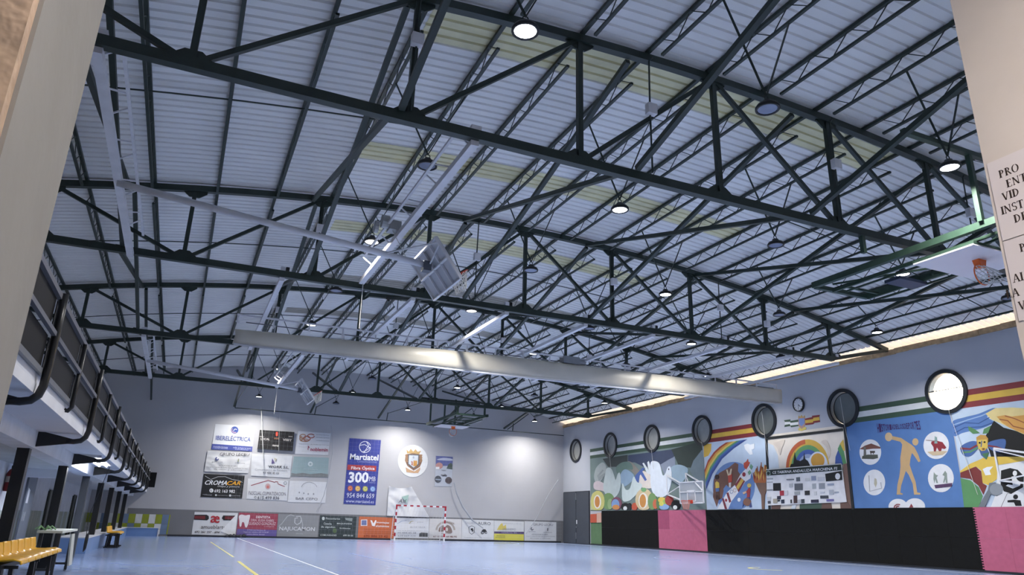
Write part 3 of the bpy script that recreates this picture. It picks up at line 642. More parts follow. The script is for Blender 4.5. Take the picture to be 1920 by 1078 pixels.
# 5 masked figure and ball pictograms
t = mural('colourful mural of a winged masked figure, flames and football pictograms at the far right', 16.9, 9.0, '#b7cde2')
for nm, pts, hx, sm in [('wave', [(868,390),(960,355),(1060,330),(1160,290),(1200,300),(1120,350),(1170,390),(1100,430),(1000,455),(940,470),(880,490)], '#4f7cc4', 1), ('wave_dark', line([(880,430),(960,395),(1060,400),(1150,350)], 7), '#2f5596', 0), ('wave_dark', line([(885,470),(960,430),(1080,425),(1160,395)], 7), '#2f5596', 0), ('wave_light', line([(880,410),(980,375),(1080,345),(1180,300)], 8), '#8fb2dc', 0),
  ('black_hill', [(1105,500),(1170,380),(1240,430),(1390,470),(1390,650),(1260,640),(1150,640)], '#161717', 0), ('fire', [(1110,330),(1180,290),(1300,285),(1390,290),(1390,480),(1300,440),(1220,400),(1150,370)], '#e3cb7c', 0),
  ('flame', [(1190,350),(1250,340),(1300,350),(1390,340),(1390,475),(1290,435),(1230,395)], '#dd9a3a', 0), ('flame_line', line([(1210,370),(1270,380),(1310,420),(1390,440)], 8), '#a3542a', 0), ('flame_line', line([(1250,345),(1320,365),(1390,395)], 7), '#a3542a', 0),
  ('yellow_body', [(925,745),(1000,690),(1060,665),(1110,640),(1160,640),(1230,640),(1390,640),(1390,670),(1260,690),(1200,700),(1195,800),(1130,845),(1090,830),(1080,740),(1040,710),(930,755)], '#e2bb36', 0),
  ('red_cape', [(928,755),(1040,712),(1078,745),(1090,832),(1120,850),(1095,915),(1060,850),(1000,800),(930,790)], '#87302c', 0), ('green_ground', [(930,795),(1000,810),(1060,860),(1090,925),(1060,1005),(956,1005)], '#549857', 0), ('dove', [(1090,730),(1120,715),(1165,710),(1140,740),(1150,770),(1110,775)], '#e6ecf2', 0),
  ('head_wing', [(930,570),(1000,530),(1055,535),(1055,580),(1000,635),(950,630)], '#3f67ad', 1), ('head_wing', [(1125,545),(1180,520),(1252,515),(1250,580),(1215,610),(1150,590)], '#3f67ad', 1), ('wing_stripe', line([(930,580),(1000,585),(1055,555)], 14), '#8e2f35', 0), ('wing_stripe', line([(945,610),(1000,605),(1055,575)], 12), '#4f9557', 0), ('wing_stripe', line([(1130,560),(1190,570),(1245,590)], 12), '#8e2f35', 0),
  ('green_wing', [(985,420),(1030,440),(1070,470),(1020,475),(990,450)], '#4f8a4f', 0), ('green_wing', [(1150,415),(1100,440),(1090,475),(1130,470)], '#4f8a4f', 0), ('hair', [(1045,500),(1075,482),(1110,485),(1130,510),(1125,560),(1050,560)], '#c89030', 0),
  ('face', [(1052,520),(1120,515),(1128,560),(1118,600),(1085,620),(1060,590)], '#dcb83c', 0), ('beard', [(1062,580),(1085,600),(1118,580),(1135,610),(1115,660),(1080,630)], '#3f5f9a', 0), ('beard_green', [(1085,620),(1135,610),(1118,660)], '#3f7a4a', 0), ('nose', line([(1085,525),(1080,570)], 7), '#3f5f9a', 0), ('eye', ell(1070,540,8,7,10), '#161616', 0), ('eye', ell(1105,535,8,7,10), '#161616', 0), ('mouth', ell(1098,585,17,12,14), '#cfa02c', 0), ('mouth', ell(1098,585,10,5,12), '#5a2020', 0),
  ('ball', [(1200,705),(1390,670),(1390,1005),(1150,1005),(1190,900)], '#dfe2e4', 0), ('ball_patch', [(1225,740),(1290,722),(1345,735),(1390,780),(1385,860),(1300,908),(1245,890),(1222,840)], '#141516', 0), ('ball_seam', line([(1300,908),(1270,905),(1225,1003)], 3), '#333333', 0),
  ('pictogram', ell(1325,760,16,20,12), '#e6e8ea', 0), ('pictogram', [(1300,785),(1325,780),(1345,810),(1370,825),(1360,850),(1310,870),(1260,850),(1275,840),(1310,845)], '#e6e8ea', 0),
  ('pictogram_dark', ell(1330,930,18,18,12), '#141516', 0), ('pictogram_dark', [(1272,955),(1320,950),(1365,955),(1375,995),(1330,995),(1318,970),(1272,970)], '#141516', 0), ('cone', [(1140,830),(1180,825),(1225,870),(1235,905),(1195,925),(1150,910),(1110,1000),(1060,1003),(1130,880)], '#6f7880', 0), ('cone_top', ell(1192,875,48,42,18), '#8a939b', 0)]: art(t, nm, pts, hx, c8, sm, .0008)
# wall clock and emblem
cy, cz = 23.86, 6.52
t = thing('wall_clock', 'round white wall clock with black case high on the mural wall', 'clock', (XR, cy, cz))
MB().lathe((XR, cy, cz), [(0, .0), (.31, 0), (.31, .10), (.275, .10), (.275, .06), (0, .06)], (-1,0,0), 32).build('case', M('#1c1e22', .4), t)
MB().lathe((XR-.06, cy, cz), [(0, .003), (.272, .003)], (-1,0,0), 32).build('dial', M('#dfe1e4', .5), t)
for k in range(12):
    a = k*PI/6; f = lambda r: (XR-.066, cy+r*math.sin(a), cz+r*math.cos(a)); MB().bar(f(.21), f(.25), .02, .004, (1,0,0)).build('hour_mark', BLACK, t)
MB().bar((XR-.069, cy, cz), (XR-.069, cy-.1, cz-.1), .025, .004, (1,0,0)).build('hour_hand', BLACK, t); MB().bar((XR-.072, cy, cz), (XR-.072, cy+.02, cz-.2), .018, .004, (1,0,0)).build('minute_hand', BLACK, t)
ce = crop(1380, 640, 5.9875)
t = thing('painted_emblem', 'painted town crest between a green white flag and a red yellow flag below the clock', 'emblem', (XR, 23.9, 5.5)); _o[0] = .004
for nm, pts, hx in [('flag_green', [(540,885),(612,875),(612,893),(700,878),(700,903),(612,915),(610,902),(550,905)], GRN), ('flag_white', [(550,905),(610,902),(612,915),(700,903),(700,935),(612,945),(605,928),(548,938)], '#d9dcdc'), ('flag_green', [(548,938),(605,928),(612,945),(700,935),(705,950),(620,965),(612,950),(545,962)], GRN),
   ('flag_red', [(775,868),(855,850),(855,835),(942,825),(935,848),(870,858),(868,872),(780,885)], RED_), ('flag_yellow', [(780,885),(868,872),(870,858),(935,848),(940,885),(870,895),(865,910),(780,920)], YEL), ('flag_red', [(780,920),(865,910),(870,895),(942,885),(945,905),(880,915),(870,930),(782,940)], RED_),
   ('crest', [(700,860),(735,845),(775,850),(780,920),(770,960),(735,990),(705,950)], '#b58a7a'), ('crest_field', [(708,868),(770,862),(772,920),(738,955),(712,930)], '#6f8ed0'), ('ribbon', [(700,985),(720,965),(740,985),(770,960),(790,965),(788,990),(740,1005),(705,1000)], '#d9c04a'),
   ('crown', [(700,858),(705,835),(720,850),(738,828),(752,850),(772,832),(775,852)], '#c9a04a')]: art(t, nm, pts, hx, ce)
# foam mats over the lower wall
t = thing('foam_wall_mats', 'black and pink foam mats covering the lower mural wall', 'mat', (XR, 25, 0))
MBK, MPK, MPD = M('#141515', .85, 0, .15, 6, .2, 0, .2), M('#b9607d', .8, 0, .06, 6, .2), M('#a24c6b', .8, 0, .06, 6, .2)
def mats(y0, y1, n, mt, alt=None):
    w = (y1-y0)/n
    for i in range(n):
        for r in range(2):
            q = alt if (alt and i == n-1 and r == 1) else mt
            MB().box((XR-.04, y0+w*i+.002, .07+r*1.0), (XR-.002, y0+w*(i+1)-.002, 1.068+r*1.0)).build('foam_mat', q, t)
mats(34.87, 40.9, 6, MBK); mats(30.72, 34.85, 4, MPK, MPD); mats(16.68, 30.7, 14, MBK); mats(10.5, 16.62, 6, MPK)
for r in range(2):
    mb = MB(); n = 12
    for q in range(n): z = .07+r*1.0+q*.083; mb.box((XR-.041, 16.62, z), (XR-.002, 16.68, z+.0415))
    mb.build('mat_teeth', MBK, t, kind='stuff')
    mb = MB()
    for q in range(n): z = .07+r*1.0+q*.083+.0415; mb.box((XR-.041, 16.62, z), (XR-.002, 16.68, z+.0415))
    mb.build('mat_teeth', MPK, t, kind='stuff')
o = MB().box((XR-.02, 40.95, 0), (XR-.001, 42.3, 1.62)).build('painted_strip', M('#5d7c58', .8), None); o['label'] = 'green painted wall strip between the grey double door and the black mats'; o['category'] = 'mural'
struct('baseboard_right', MB().box((XR-.05, 8, 0), (XR-.002, 42.3, .065)), M('#20242c', .5))
# grey double door
dd = struct('door_4', MB().box((XR-.02, 42.4, 0), (XR, 46.0, 3.35)), M('#2c3036', .5))
MB().box((XR-.06, 42.45, .03), (XR-.02, 44.15, 3.3)).build('door_leaf', M('#454a52', .5, 0, .06), dd); MB().box((XR-.06, 44.2, .03), (XR-.02, 45.98, 3.3)).build('door_leaf', M('#474c54', .5, 0, .06), dd)
MB().box((XR-.075, 44.0, 1.25), (XR-.06, 44.13, 1.5)).build('lock_plate', M('#e6e7ea', .4), dd); MB().bar((XR-.08, 44.13, 2.8), (XR-.08, 44.13, 3.25), .03).bar((XR-.08, 44.13, .3), (XR-.08, 44.13, .7), .03).build('bolt', M('#b9bcc0', .3, .8), dd)
MB().box((XR-.11, 44.05, 1.0), (XR-.06, 44.1, 1.1)).build('door_handle', M('#b9bcc0', .3, .8), dd)
# sponsor banner hanging over mural 3
def cloth(name, wall, q, o, mt, parent, nx=24, ny=12, amp=.03, sag=0.0, seed=0):
    A, B, Cc, Dd = [Vector(wall.uv(*p)) for p in q]; rnd = random.Random(seed); ph = [rnd.uniform(0, 6) for _ in range(4)]
    mb = MB()
    for lay in (0, 1):
        for j in range(ny+1):
            for i in range(nx+1):
                u, v = i/nx, j/ny; p = (A*(1-u)+B*u)*(1-v)+(Dd*(1-u)+Cc*u)*v
                w = amp*(.5+.5*math.sin(9*u+4*v+ph[0])*math.cos(5*v-3*u+ph[1]))+amp*.6*math.sin(3*abs(u-.5)*10*(v-.2)+ph[2])**2
                vv = p.y-sag*math.sin(PI*u)*(1-v)*(1-v); mb.v.append(tuple(wall.p(p.x, vv, o+w-(.006 if lay else 0))))
    n = (nx+1)*(ny+1)
    for lay in (0, 1):
        for j in range(ny):
            for i in range(nx): k = lay*n+j*(nx+1)+i; mb.f.append((k, k+1, k+nx+2, k+nx+1))
    return mb.build(name, mt, parent, True)
t = thing('sponsor_banner', 'white club banner full of small sponsor logos hung in front of the cream mural', 'banner', (XR-.05, 23.8, 2.4))
cq = c7([(830,540),(1675,475),(1735,905),(840,945)])
cloth('sheet', RW, cq, .06, M('#dcdde0', .6), t, amp=.008)
_o[0] = .078
art(t, 'header_band', [(832,548),(1670,483),(1682,548),(836,612)], '#20302c', c7); art(t, 'dark_block', [(1495,590),(1680,555),(1688,658),(1505,675)], '#1b1d1f', c7)
art(t, 'badge', band(857,585,26,32,16,20,0,360,18), '#8fa59c', c7); art(t, 'badge', ell(1637,618,28,36,18), '#d5d9e2', c7)
text(RW, 'CE TABERNA ANDALUZA MARCHENA FS', c7([(905,576)])[0], c7([(1635,528)])[0], 31/5.99, '#e4e6e8', .085, t, .015, .2)
random.seed(11)
lg = [(910,695,995,780,'#1b1b1c'),(985,780,1030,835,'#b8283a'),(1150,700,1240,775,'#5a6068'),(1265,780,1320,830,'#2f3034'),(1140,835,1180,920,'#4a3434'),(1225,875,1260,920,'#36404a'),(955,840,995,878,'#2a2a40'),(1000,880,1035,922,'#24304a'),(1335,880,1420,915,'#2c2c48'),(1440,835,1530,868,'#3a4048'),(1510,875,1590,900,'#6a64a8'),(840,640,905,655,'#9aa0a6'),(840,680,905,690,'#9aa0a6'),(840,765,905,778,'#888d92'),(910,870,955,920,'#a49a88'),(1540,770,1590,822,'#a8b0bc'),(1600,790,1645,806,'#9aa4b4'),(1340,615,1390,665,'#8a96b4'),(1170,630,1210,675,'#55606c'),(1060,648,1140,662,'#7a7f88'),(1410,625,1485,668,'#c3c7d0'),(1425,695,1490,760,'#8a929e'),(1350,700,1390,760,'#a3aab2'),(1520,700,1590,720,'#8c9ab4'),(1090,700,1130,740,'#b0b4ba'),(840,850,885,880,'#c0c4c8'),(850,895,880,925,'#4a4f5c'),(1185,880,1215,918,'#b4b8be'),(1105,880,1120,920,'#3a3a3a'),(1440,790,1490,806,'#c0c4cc'),(1370,790,1400,830,'#c8cacc'),(1040,780,1075,830,'#c8c8d0'),(1150,790,1210,825,'#9aa0a4'),(1270,640,1320,668,'#c4c6c8'),(960,885,985,900,'#20242c')]
for x0, y0, x1, y1, hx in lg: art(t, 'logo', [(x0, y0), (x1, y0-3), (x1+2, y1-3), (x0+2, y1)], hx, c7, False, .0001)
MB().tube([tuple(RW.p(*RW.uv(*cq[0]), .07)), tuple(RW.p(*RW.uv(*cq[1]), .07))], .008, 5).build('hem_rope', CORD, t)

# ================================================================== BACK WALL BANNERS
ca, cbb, cc, cdd, cg = crop(280, 780, 5.9875), crop(340, 940, 6), crop(600, 780, 5.9875), crop(660, 900, 6), crop(0, 718, 2.994)
def banner(lab, q, hx, wavy=None, name='advertising_banner', cat='banner', group='advertising banners on the back wall'):
    ctr = Vector((0, 0))
    for p in q: ctr += Vector(BW.uv(*p))/len(q)
    t = thing(name, lab, cat, (ctr.x, D, ctr.y-.4), group)
    if wavy: cloth('sheet', BW, q, .012, M(hx, .6, 0, .03), t, amp=wavy[0], sag=wavy[1], seed=int(q[0][0]))
    else: flat('sheet', BW, q, .02, M(ds(hx), .6, 0, .03), t, .012)
    t['_o'] = .026 if not wavy else .016+wavy[0]*1.7; return t
def bt(t, s, cr, x0, y0, x1, y1, h, hx, bold=.0, shear=.0): text(BW, s, cr([(x0, y0)])[0], cr([(x1, y1)])[0], h/{ca: 5.9875, cbb: 6, cc: 5.9875, cdd: 6, cg: 2.994, e6: 6}[cr], hx, t['_o']+.004, t, bold, shear)
def bf(t, name, pts, hx, cr, sm=False):
    t['_o'] += .0015; p = cr(pts); p = smooth(p) if sm else p; flat(name, BW, p, t['_o'], M(ds(hx), .6, 0, .04), t, .012)
t = banner('white banner with a blue globe logo and blue strip, top left of the block', ca([(742,90),(1187,115),(1152,400),(695,375)]), '#d9dce0')
bf(t, 'blue_strip', [(705,312),(1158,343),(1152,398),(695,374)], '#3f4fae', ca); bf(t, 'globe_logo', ell(958,157,42,40,24), '#3a58b4', ca); bf(t, 'globe_arc', band(958,157,36,34,28,24,60,220,12), '#c9a0b0', ca); bf(t, 'globe_arc', band(965,163,22,20,14,12,150,330,10), '#cfd6ea', ca)
bt(t, 'IBERELÉCTRICA', ca, 748, 238, 1138, 258, 62, '#4a5a9a', .012); bt(t, 'instalaciones', ca, 720, 340, 880, 352, 20, '#c9cfea'); bt(t, 'y montajes electricos', ca, 712, 358, 880, 368, 16, '#c9cfea'); bt(t, 'calle industria num', ca, 940, 352, 1140, 366, 18, '#c9cfea'); bt(t, 'telefono', ca, 960, 370, 1110, 380, 14, '#c9cfea')
t = banner('crumpled white group banner sagging below the blue globe one', ca([(655,388),(1150,405),(1110,642),(615,622)]), '#d6d7d8', (.05, .06))
bt(t, 'GRUPO LECRU', ca, 790, 428, 1120, 436, 34, '#4a4a4c', .01); bf(t, 'swirl_logo', band(760,480,20,18,9,8,0,270,14), '#3f4a9a', ca); bt(t, 'gestion', ca, 700, 515, 820, 520, 18, '#6a6c70'); bf(t, 'mark', [(995,480),(1008,480),(1002,515),(990,515)], '#9aa080', ca); bt(t, 'carpinteria', ca, 960, 528, 1070, 534, 16, '#6a6c70'); bt(t, 'INSTALACIONES DE OBRAS', ca, 780, 555, 990, 565, 16, '#6a6c70'); bt(t, 'compra y venta de todo tipo de edificios locales', ca, 640, 572, 1100, 592, 18, '#6a6c70'); bt(t, 'de casas y oficinas', ca, 720, 598, 1040, 612, 16, '#6a6c70')
t = banner('black car body shop banner with white and yellow lettering, lower left of the block', ca([(612,648),(1071,669),(1040,925),(575,908)]), '#17181a')
bt(t, 'CROMA', ca, 625, 745, 872, 752, 52, '#dfe1e4', .02, .3); bt(t, 'CAR', ca, 872, 752, 1025, 754, 46, '#e2a52a', .02, .3); bt(t, 'chapa y pintura', ca, 765, 790, 1012, 796, 24, '#c9cbce', .005, .2); bt(t, '692 163 982', ca, 730, 840, 962, 846, 36, '#dfe1e4', .02)
bf(t, 'phone_disc', ell(697,836,23,23,18), '#dfe1e4', ca); bf(t, 'phone_mark', band(699,834,13,13,7,7,90,250,8), '#17181a', ca); bf(t, 'car_line', line([(625,672),(690,712),(770,682),(850,680),(930,712),(1010,725),(1045,745)], 5), '#b9bcc0', ca); bf(t, 'dot', ell(748,888,11,11,10), '#c9cbce', ca); bf(t, 'dot', ell(906,892,13,13,10), '#c9cbce', ca); bt(t, 'redsocial', ca, 600, 878, 700, 886, 16, '#a8abb0'); bt(t, 'usuario', ca, 765, 888, 880, 892, 10, '#a8abb0'); bt(t, 'correo', ca, 925, 894, 1020, 896, 10, '#a8abb0')
# scoreboard
q = ca([(1240,158),(1625,182),(1605,395),(1212,370)]); uv = [BW.uv(*p) for p in q]
t = thing('scoreboard', 'black electronic scoreboard with a red lit digit among the white banners', 'scoreboard', (uv[0][0]+1, D, uv[3][1]))
flat('case', BW, uv, .14, M('#222120', .5), t, .135, True); t['_o'] = .145
bf(t, 'red_digit', [(1420,190),(1428,182),(1438,190),(1436,220),(1427,226),(1418,218)], '#ff3a2a', ca); kids(t)[-1].data.materials[0] = M('#ff3020', emit=4)
bt(t, 'LOCAL', ca, 1248, 258, 1348, 262, 22, '#cfcbc4', .02); bt(t, 'VISIT', ca, 1495, 268, 1595, 274, 26, '#cfcbc4', .02); bt(t, 'marca', ca, 1380, 333, 1448, 337, 18, '#d8d4cc', .02); bf(t, 'amber_digits', [(1398,244),(1450,247),(1449,264),(1397,261)], '#8a5a3a', ca)
for x in (1235, 1560): bf(t, 'small_plate', [(x,225),(x+45,228),(x+44,240),(x-1,237)], '#8f8a82', ca)
t = banner('white banner with a brown sketch logo and red script, top right of the block', cg([(1675,270),(1857,283),(1842,405),(1655,398)]), '#d3d5da')
for cx, cy, rx, ry in ((1700, 300, 20, 14), (1722, 312, 22, 16), (1745, 298, 22, 13), (1712, 322, 26, 9), (1690, 312, 10, 14)): bf(t, 'sketch', band(cx, cy, rx, ry, rx-6, ry-5, 0, 360, 16), '#b07f5c' if rx != 22 else '#b0574a', cg)
bt(t, 'noblemin', cg, 1742, 372, 1840, 376, 20, '#a23a52', .02); bt(t, 'r', cg, 1728, 362, 1736, 372, 24, '#a23a52', .02)
for y in (290, 305, 322): bt(t, 'servicios tecnicos', cg, 1775, y, 1848, y+4, 6, '#8a8c92')
bt(t, 'reparacion de todas las marcas', cg, 1680, 342, 1845, 350, 6, '#8a8c92')
t = banner('white banner with a purple sail logo in the middle of the block', ca([(1150,420),(1605,445),(1577,695),(1140,670)]), '#d4d6d9', (.02, .02))
bf(t, 'sail', [(1370,535),(1378,475),(1408,525)], '#5a4a8a', ca); bf(t, 'sail_pale', [(1400,470),(1430,480),(1415,520)], '#b9b29a', ca); bt(t, 'WORK S.L.', ca, 1335, 567, 1568, 576, 30, '#3a3a40', .02); bt(t, 'Comunicacion de Servicios', ca, 1185, 598, 1545, 610, 22, '#8a8e98'); bt(t, '93 484 45 03', ca, 1275, 636, 1455, 644, 22, '#55575c', .01)
t = banner('pale teal banner with a skyline along its foot, right of the sail logo one', cg([(1650,412),(1846,420),(1840,530),(1632,523)]), '#8fabae')
bf(t, 'skyline', [(1634,523),(1636,505),(1660,510),(1700,505),(1740,512),(1800,506),(1841,512),(1840,530)], '#7a7f80', cg); bf(t, 'petal_logo', ell(1742,455,14,14,14), '#c3d2d4', cg); bf(t, 'petal_core', ell(1742,455,6,6,10), '#8fabae', cg); bt(t, 'inmobiliaria', cg, 1705, 482, 1785, 486, 7, '#b9c9cb')
t = banner('white banner with a red roof outline, bottom middle of the block', ca([(1108,700),(1560,725),(1545,950),(1090,930)]), '#d6d8db')
bf(t, 'roof_line', line([(1140,780),(1335,722),(1410,745),(1415,735),(1440,738),(1445,762),(1520,792)], 8), '#a3303a', ca); bf(t, 'sun_logo', ell(1330,790,30,34,10), '#c9a0a0', ca); bf(t, 'sun_core', ell(1330,795,14,16,10), '#d9685a', ca); bt(t, 'PASCUAL CLIMATIZACION', ca, 1113, 862, 1530, 875, 40, '#6a6470', .0); bt(t, '615 499 836', ca, 1215, 915, 1458, 921, 36, '#4a4e58', .01); bf(t, 'ring_mark', band(1525,752,18,20,12,14,0,360,16), '#8a8c90', ca); bf(t, 'phone_mark', band(1190,912,14,14,8,8,0,360,12), '#8a8c90', ca)
t = banner('white bar banner with faint arch drawing, bottom right of the block', cg([(1627,548),(1834,556),(1826,673),(1615,668)]), '#d6d8dc')
bf(t, 'arch_drawing', band(1735,590,45,34,43,32,190,350,16), '#8a8c92', cg); bt(t, 'BAR CEPO', cg, 1660, 648, 1782, 652, 14, '#6a6c74', .0)
for x in (1680, 1705, 1730, 1760): bf(t, 'grape', ell(x, 615+(x % 3)*4, 4, 5, 8), '#9a9ca2', cg)
# tall blue banner
t = banner('tall blue fibre optic banner with big white 300 and a red strip', cc([(330,248),(684,270),(622,1000),(263,985)]), '#3440a8', None, 'advertising_banner', 'banner', None)
bf(t, 'red_strip', [(310,545),(632,560),(628,622),(303,605)], '#c22f30', cc)
for a in (band(503,348,66,66,59,59,0,360,24), line([(440,330),(500,320),(566,360)], 8), line([(520,285),(545,330),(490,415)], 8), line([(445,365),(470,405),(530,380),(565,350)], 7)): bf(t, 'ball_logo', a, '#dfe3f0', cc)
bt(t, 'Martiatel', cc, 335, 455, 655, 468, 68, '#eef0f6', .025); bt(t, 'Comunicaciones', cc, 415, 505, 640, 515, 26, '#9aa4dc'); bt(t, 'Fibra Óptica', cc, 350, 583, 612, 590, 52, '#f0eef0', .015); bt(t, '300', cc, 318, 688, 545, 690, 124, '#eef0f6', .035); bt(t, 'MB', cc, 552, 705, 622, 707, 52, '#dfe3f0', .0); bt(t, 'simetricos', cc, 552, 746, 618, 748, 16, '#9aa4dc')
for x, hx, h2 in ((338,'#d9572f','#f0b090'),(422,'#d9a23a','#f2d890'),(506,'#b9b83a','#e8e6a0'),(590,'#6f9fe0','#c9dcf6')): bf(t, 'round_icon', ell(x, 812+(x-338)*.03, 29, 31, 20), hx, cc); bf(t, 'icon_ring', band(x, 812+(x-338)*.03, 17, 18, 12, 13, 0, 360, 14), h2, cc)
bt(t, '954 844 659', cc, 298, 888, 606, 898, 52, '#dfe3f0', .0); bt(t, 'www.martiatel.es', cc, 288, 952, 602, 964, 34, '#cfd5f0', .0)
# crest disc
t = banner('round white disc painted with a town crest, right of the tall blue banner', cc(ell(1042,505,168,181,44)), '#e2e3e2', None, 'crest_disc', 'emblem', None)
for nm, pts, hx in [('mantle', [(960,430),(1050,415),(1140,435),(1145,510),(1120,570),(1050,612),(980,560),(952,500)], '#8a6248'), ('crown', [(975,420),(970,375),(995,400),(1018,368),(1045,400),(1072,372),(1095,402),(1135,390),(1110,430),(1050,418)], '#c9a05a'), ('ribbon', [(960,575),(1000,600),(1060,622),(1125,575),(1122,605),(1100,640),(1050,640),(970,630)], '#cfa070'), ('shield_border', [(990,432),(1110,435),(1105,545),(1050,592),(985,540)], '#55616e'), ('shield', [(998,440),(1102,443),(1098,538),(1050,580),(993,535)], '#c3ccd4'), ('quarter_gold', [(1048,500),(1090,502),(1085,560),(1045,565)], '#d08a2a'), ('lion', [(1020,505),(1038,510),(1040,555),(1022,550),(1028,530)], '#b9583a'), ('inner_mark', ell(1048,465,10,14,10), '#9aa6b2')]: bf(t, nm, pts, hx, cc)
for y in range(6):
    bf(t, 'scroll', ell(968+(y % 2)*4, 440+y*14, 16, 9, 8), '#a87a52', cc); bf(t, 'scroll', ell(1132-(y % 2)*4, 440+y*14, 16, 9, 8), '#a87a52', cc)
t = banner('small photo poster with mountains, right of the crest disc', cc([(1300,443),(1491,456),(1478,791),(1287,788)]), '#b9bfcb', None, 'wall_poster', 'poster', None)
bf(t, 'sky', [(1300,446),(1490,458),(1486,560),(1297,555)], '#5f68a8', cc); bf(t, 'cloud', [(1310,490),(1380,470),(1470,478),(1488,500),(1400,500)], '#b9c0d8', cc, True); bf(t, 'roof_photo', ell(1337,558,40,36,16), '#c98a80', cc); bf(t, 'hill_photo', [(1420,590),(1440,540),(1470,525),(1485,545),(1483,598)], '#4a5a50', cc); bf(t, 'white_house', [(1300,570),(1340,570),(1338,598),(1298,596)], '#e2e4e6', cc); bf(t, 'photo_disc', ell(1323,710,38,40,18), '#4a4f58', cc); bf(t, 'photo_disc', ell(1442,722,38,38,18), '#55494c', cc); bf(t, 'photo_stripe', [(1295,705),(1355,708),(1354,722),(1294,718)], '#9aa6b8', cc)
bt(t, 'la gran', cc, 1365, 608, 1412, 612, 16, '#4a4450'); bt(t, 'vuelta', cc, 1355, 660, 1422, 664, 30, '#3a3440', .02)
# fallen white banner behind the goal
t = banner('fallen white banner hanging askew by its corners behind the goal', cdd([(412,65),(665,75),(865,418),(388,402)]), '#d9dadc', (.09, .12), 'advertising_banner', 'banner', None)
bf(t, 'teal_triangle', [(550,190),(632,165),(608,262)], '#9cc4b8', cdd); bt(t, 'Asf', cdd, 515, 235, 605, 238, 42, '#3f4a52', .0, .3)
# lower row
t = banner('white furniture banner with red emblem and a folded corner, first in the lower row', cbb([(150,118),(636,130),(606,386),(115,372)]), '#d5d6d8')
bf(t, 'dark_tab', [(148,150),(285,150),(308,165),(310,195),(290,214),(140,206)], '#1c1a1a', cbb); bf(t, 'red_tab', [(150,162),(270,164),(268,200),(146,194)], '#7c1f24', cbb); bf(t, 'dark_tab', [(470,158),(610,160),(560,215),(475,212),(455,190)], '#1c1a1a', cbb); bf(t, 'red_tab', [(490,168),(600,170),(570,202),(488,200)], '#7c1f24', cbb)
bt(t, 'æ', cbb, 328, 200, 432, 205, 80, '#a82a33', .02); bt(t, 'amueblarte', cbb, 222, 285, 500, 290, 44, '#4a4040', .0); bt(t, '692 261 257 - 694', cbb, 150, 342, 428, 348, 24, '#3f3a3c', .02)
t['_o'] += .012; bf(t, 'folded_corner', [(636,130),(606,386),(545,380),(440,335),(520,250)], '#e6e7ea', cbb)
o = MB()
for a in range(6): o.lathe((3.0+.18*a, D-.22, 0), [(0, .0), (.17, 0), (.14, .09+.03*(a % 2)), (0, .15+.03*(a % 3))], (0, 0, 1), 9)
o = o.build('dark_bag', M('#20242e', .7), None, True); o['label'] = 'small dark bundle on the floor under the folded banner corner'; o['category'] = 'bag'
t = banner('red and violet dentist banner with a big white tooth', cbb([(650,126),(1088,141),(1066,396),(614,384)]), '#b23a52')
bf(t, 'violet_strip', [(630,308),(1074,322),(1066,396),(614,384)], '#6a5aa8', cbb); bf(t, 'tooth', [(648,165),(680,148),(720,158),(770,152),(765,205),(740,285),(718,288),(705,240),(685,235),(672,282),(655,275),(652,220)], '#e6dfe2', cbb, True)
bt(t, 'DENTISTA', cbb, 840, 175, 1000, 180, 26, '#f0e6e8', .02); bt(t, 'DRA. ELISA ISABEL', cbb, 782, 210, 1045, 217, 26, '#ecd4da', .0, .1); bt(t, 'GUISADO GONZALEZ', cbb, 760, 248, 1062, 252, 32, '#ecd4da', .0, .1); bt(t, 'n colegiado', cbb, 930, 282, 1045, 286, 12, '#ecd4da'); bt(t, 'C/ Padre Juan Marchena, 24', cbb, 740, 322, 945, 328, 16, '#d6ccee'); bt(t, 'Urgencias: telefono 605 34 00 89', cbb, 700, 345, 980, 350, 16, '#d6ccee'); bt(t, 'www.clinica dental', cbb, 735, 368, 935, 372, 14, '#d6ccee')
t = banner('grey banner with white angular lettering and a pale profile drawing', cbb([(1092,140),(1552,160),(1530,406),(1074,396)]), '#8d8f92')
bf(t, 'profile_drawing', line([(1290,170),(1340,168),(1350,200),(1340,240),(1300,262),(1275,240),(1278,190),(1310,185)], 9), '#cdcfd2', cbb); bf(t, 'curve', line([(1095,280),(1130,250),(1190,170),(1230,150),(1270,165)], 8), '#b6b8bb', cbb); bf(t, 'curve', line([(1350,200),(1365,260),(1360,330)], 8), '#b6b8bb', cbb); bt(t, 'NAJUCAMON', cbb, 1100, 310, 1500, 318, 56, '#d9dbde', .012); bt(t, 'jamones', cbb, 1290, 362, 1368, 366, 12, '#c0c2c6')
t = banner('dark green banner with white small lettering in the lower row', cbb([(1562,156),(1972,172),(1955,412),(1542,400)]), '#2c3a3c')
for s, x0, y0, x1, h in (('Fitosanitarios', 1625, 192, 1785, 20), ('Cosecha', 1600, 248, 1690, 24), ('de algodon', 1570, 288, 1730, 26), ('MAQUINARIA', 1750, 250, 1920, 20), ('fertilizantes', 1780, 300, 1900, 14), ('COMUNIDADES', 1562, 378, 1745, 18), ('699 00 00', 1820, 382, 1930, 18)): bt(t, s, cbb, x0, y0, x1, y0+4, h, '#c9d2cf', .01)
bf(t, 'drop_logo', ell(1597,192,16,20,14), '#c9d2cf', cbb); bf(t, 'leaf', ell(1725,330,22,28,12), '#4f6a3a', cbb); bf(t, 'pale_shape', [(1840,185),(1925,188),(1920,225),(1850,210)], '#8a9694', cbb)
t = banner('orange banner with white lettering left of the goal', cdd([(80,410),(480,424),(466,657),(64,648)]), '#d9642f')
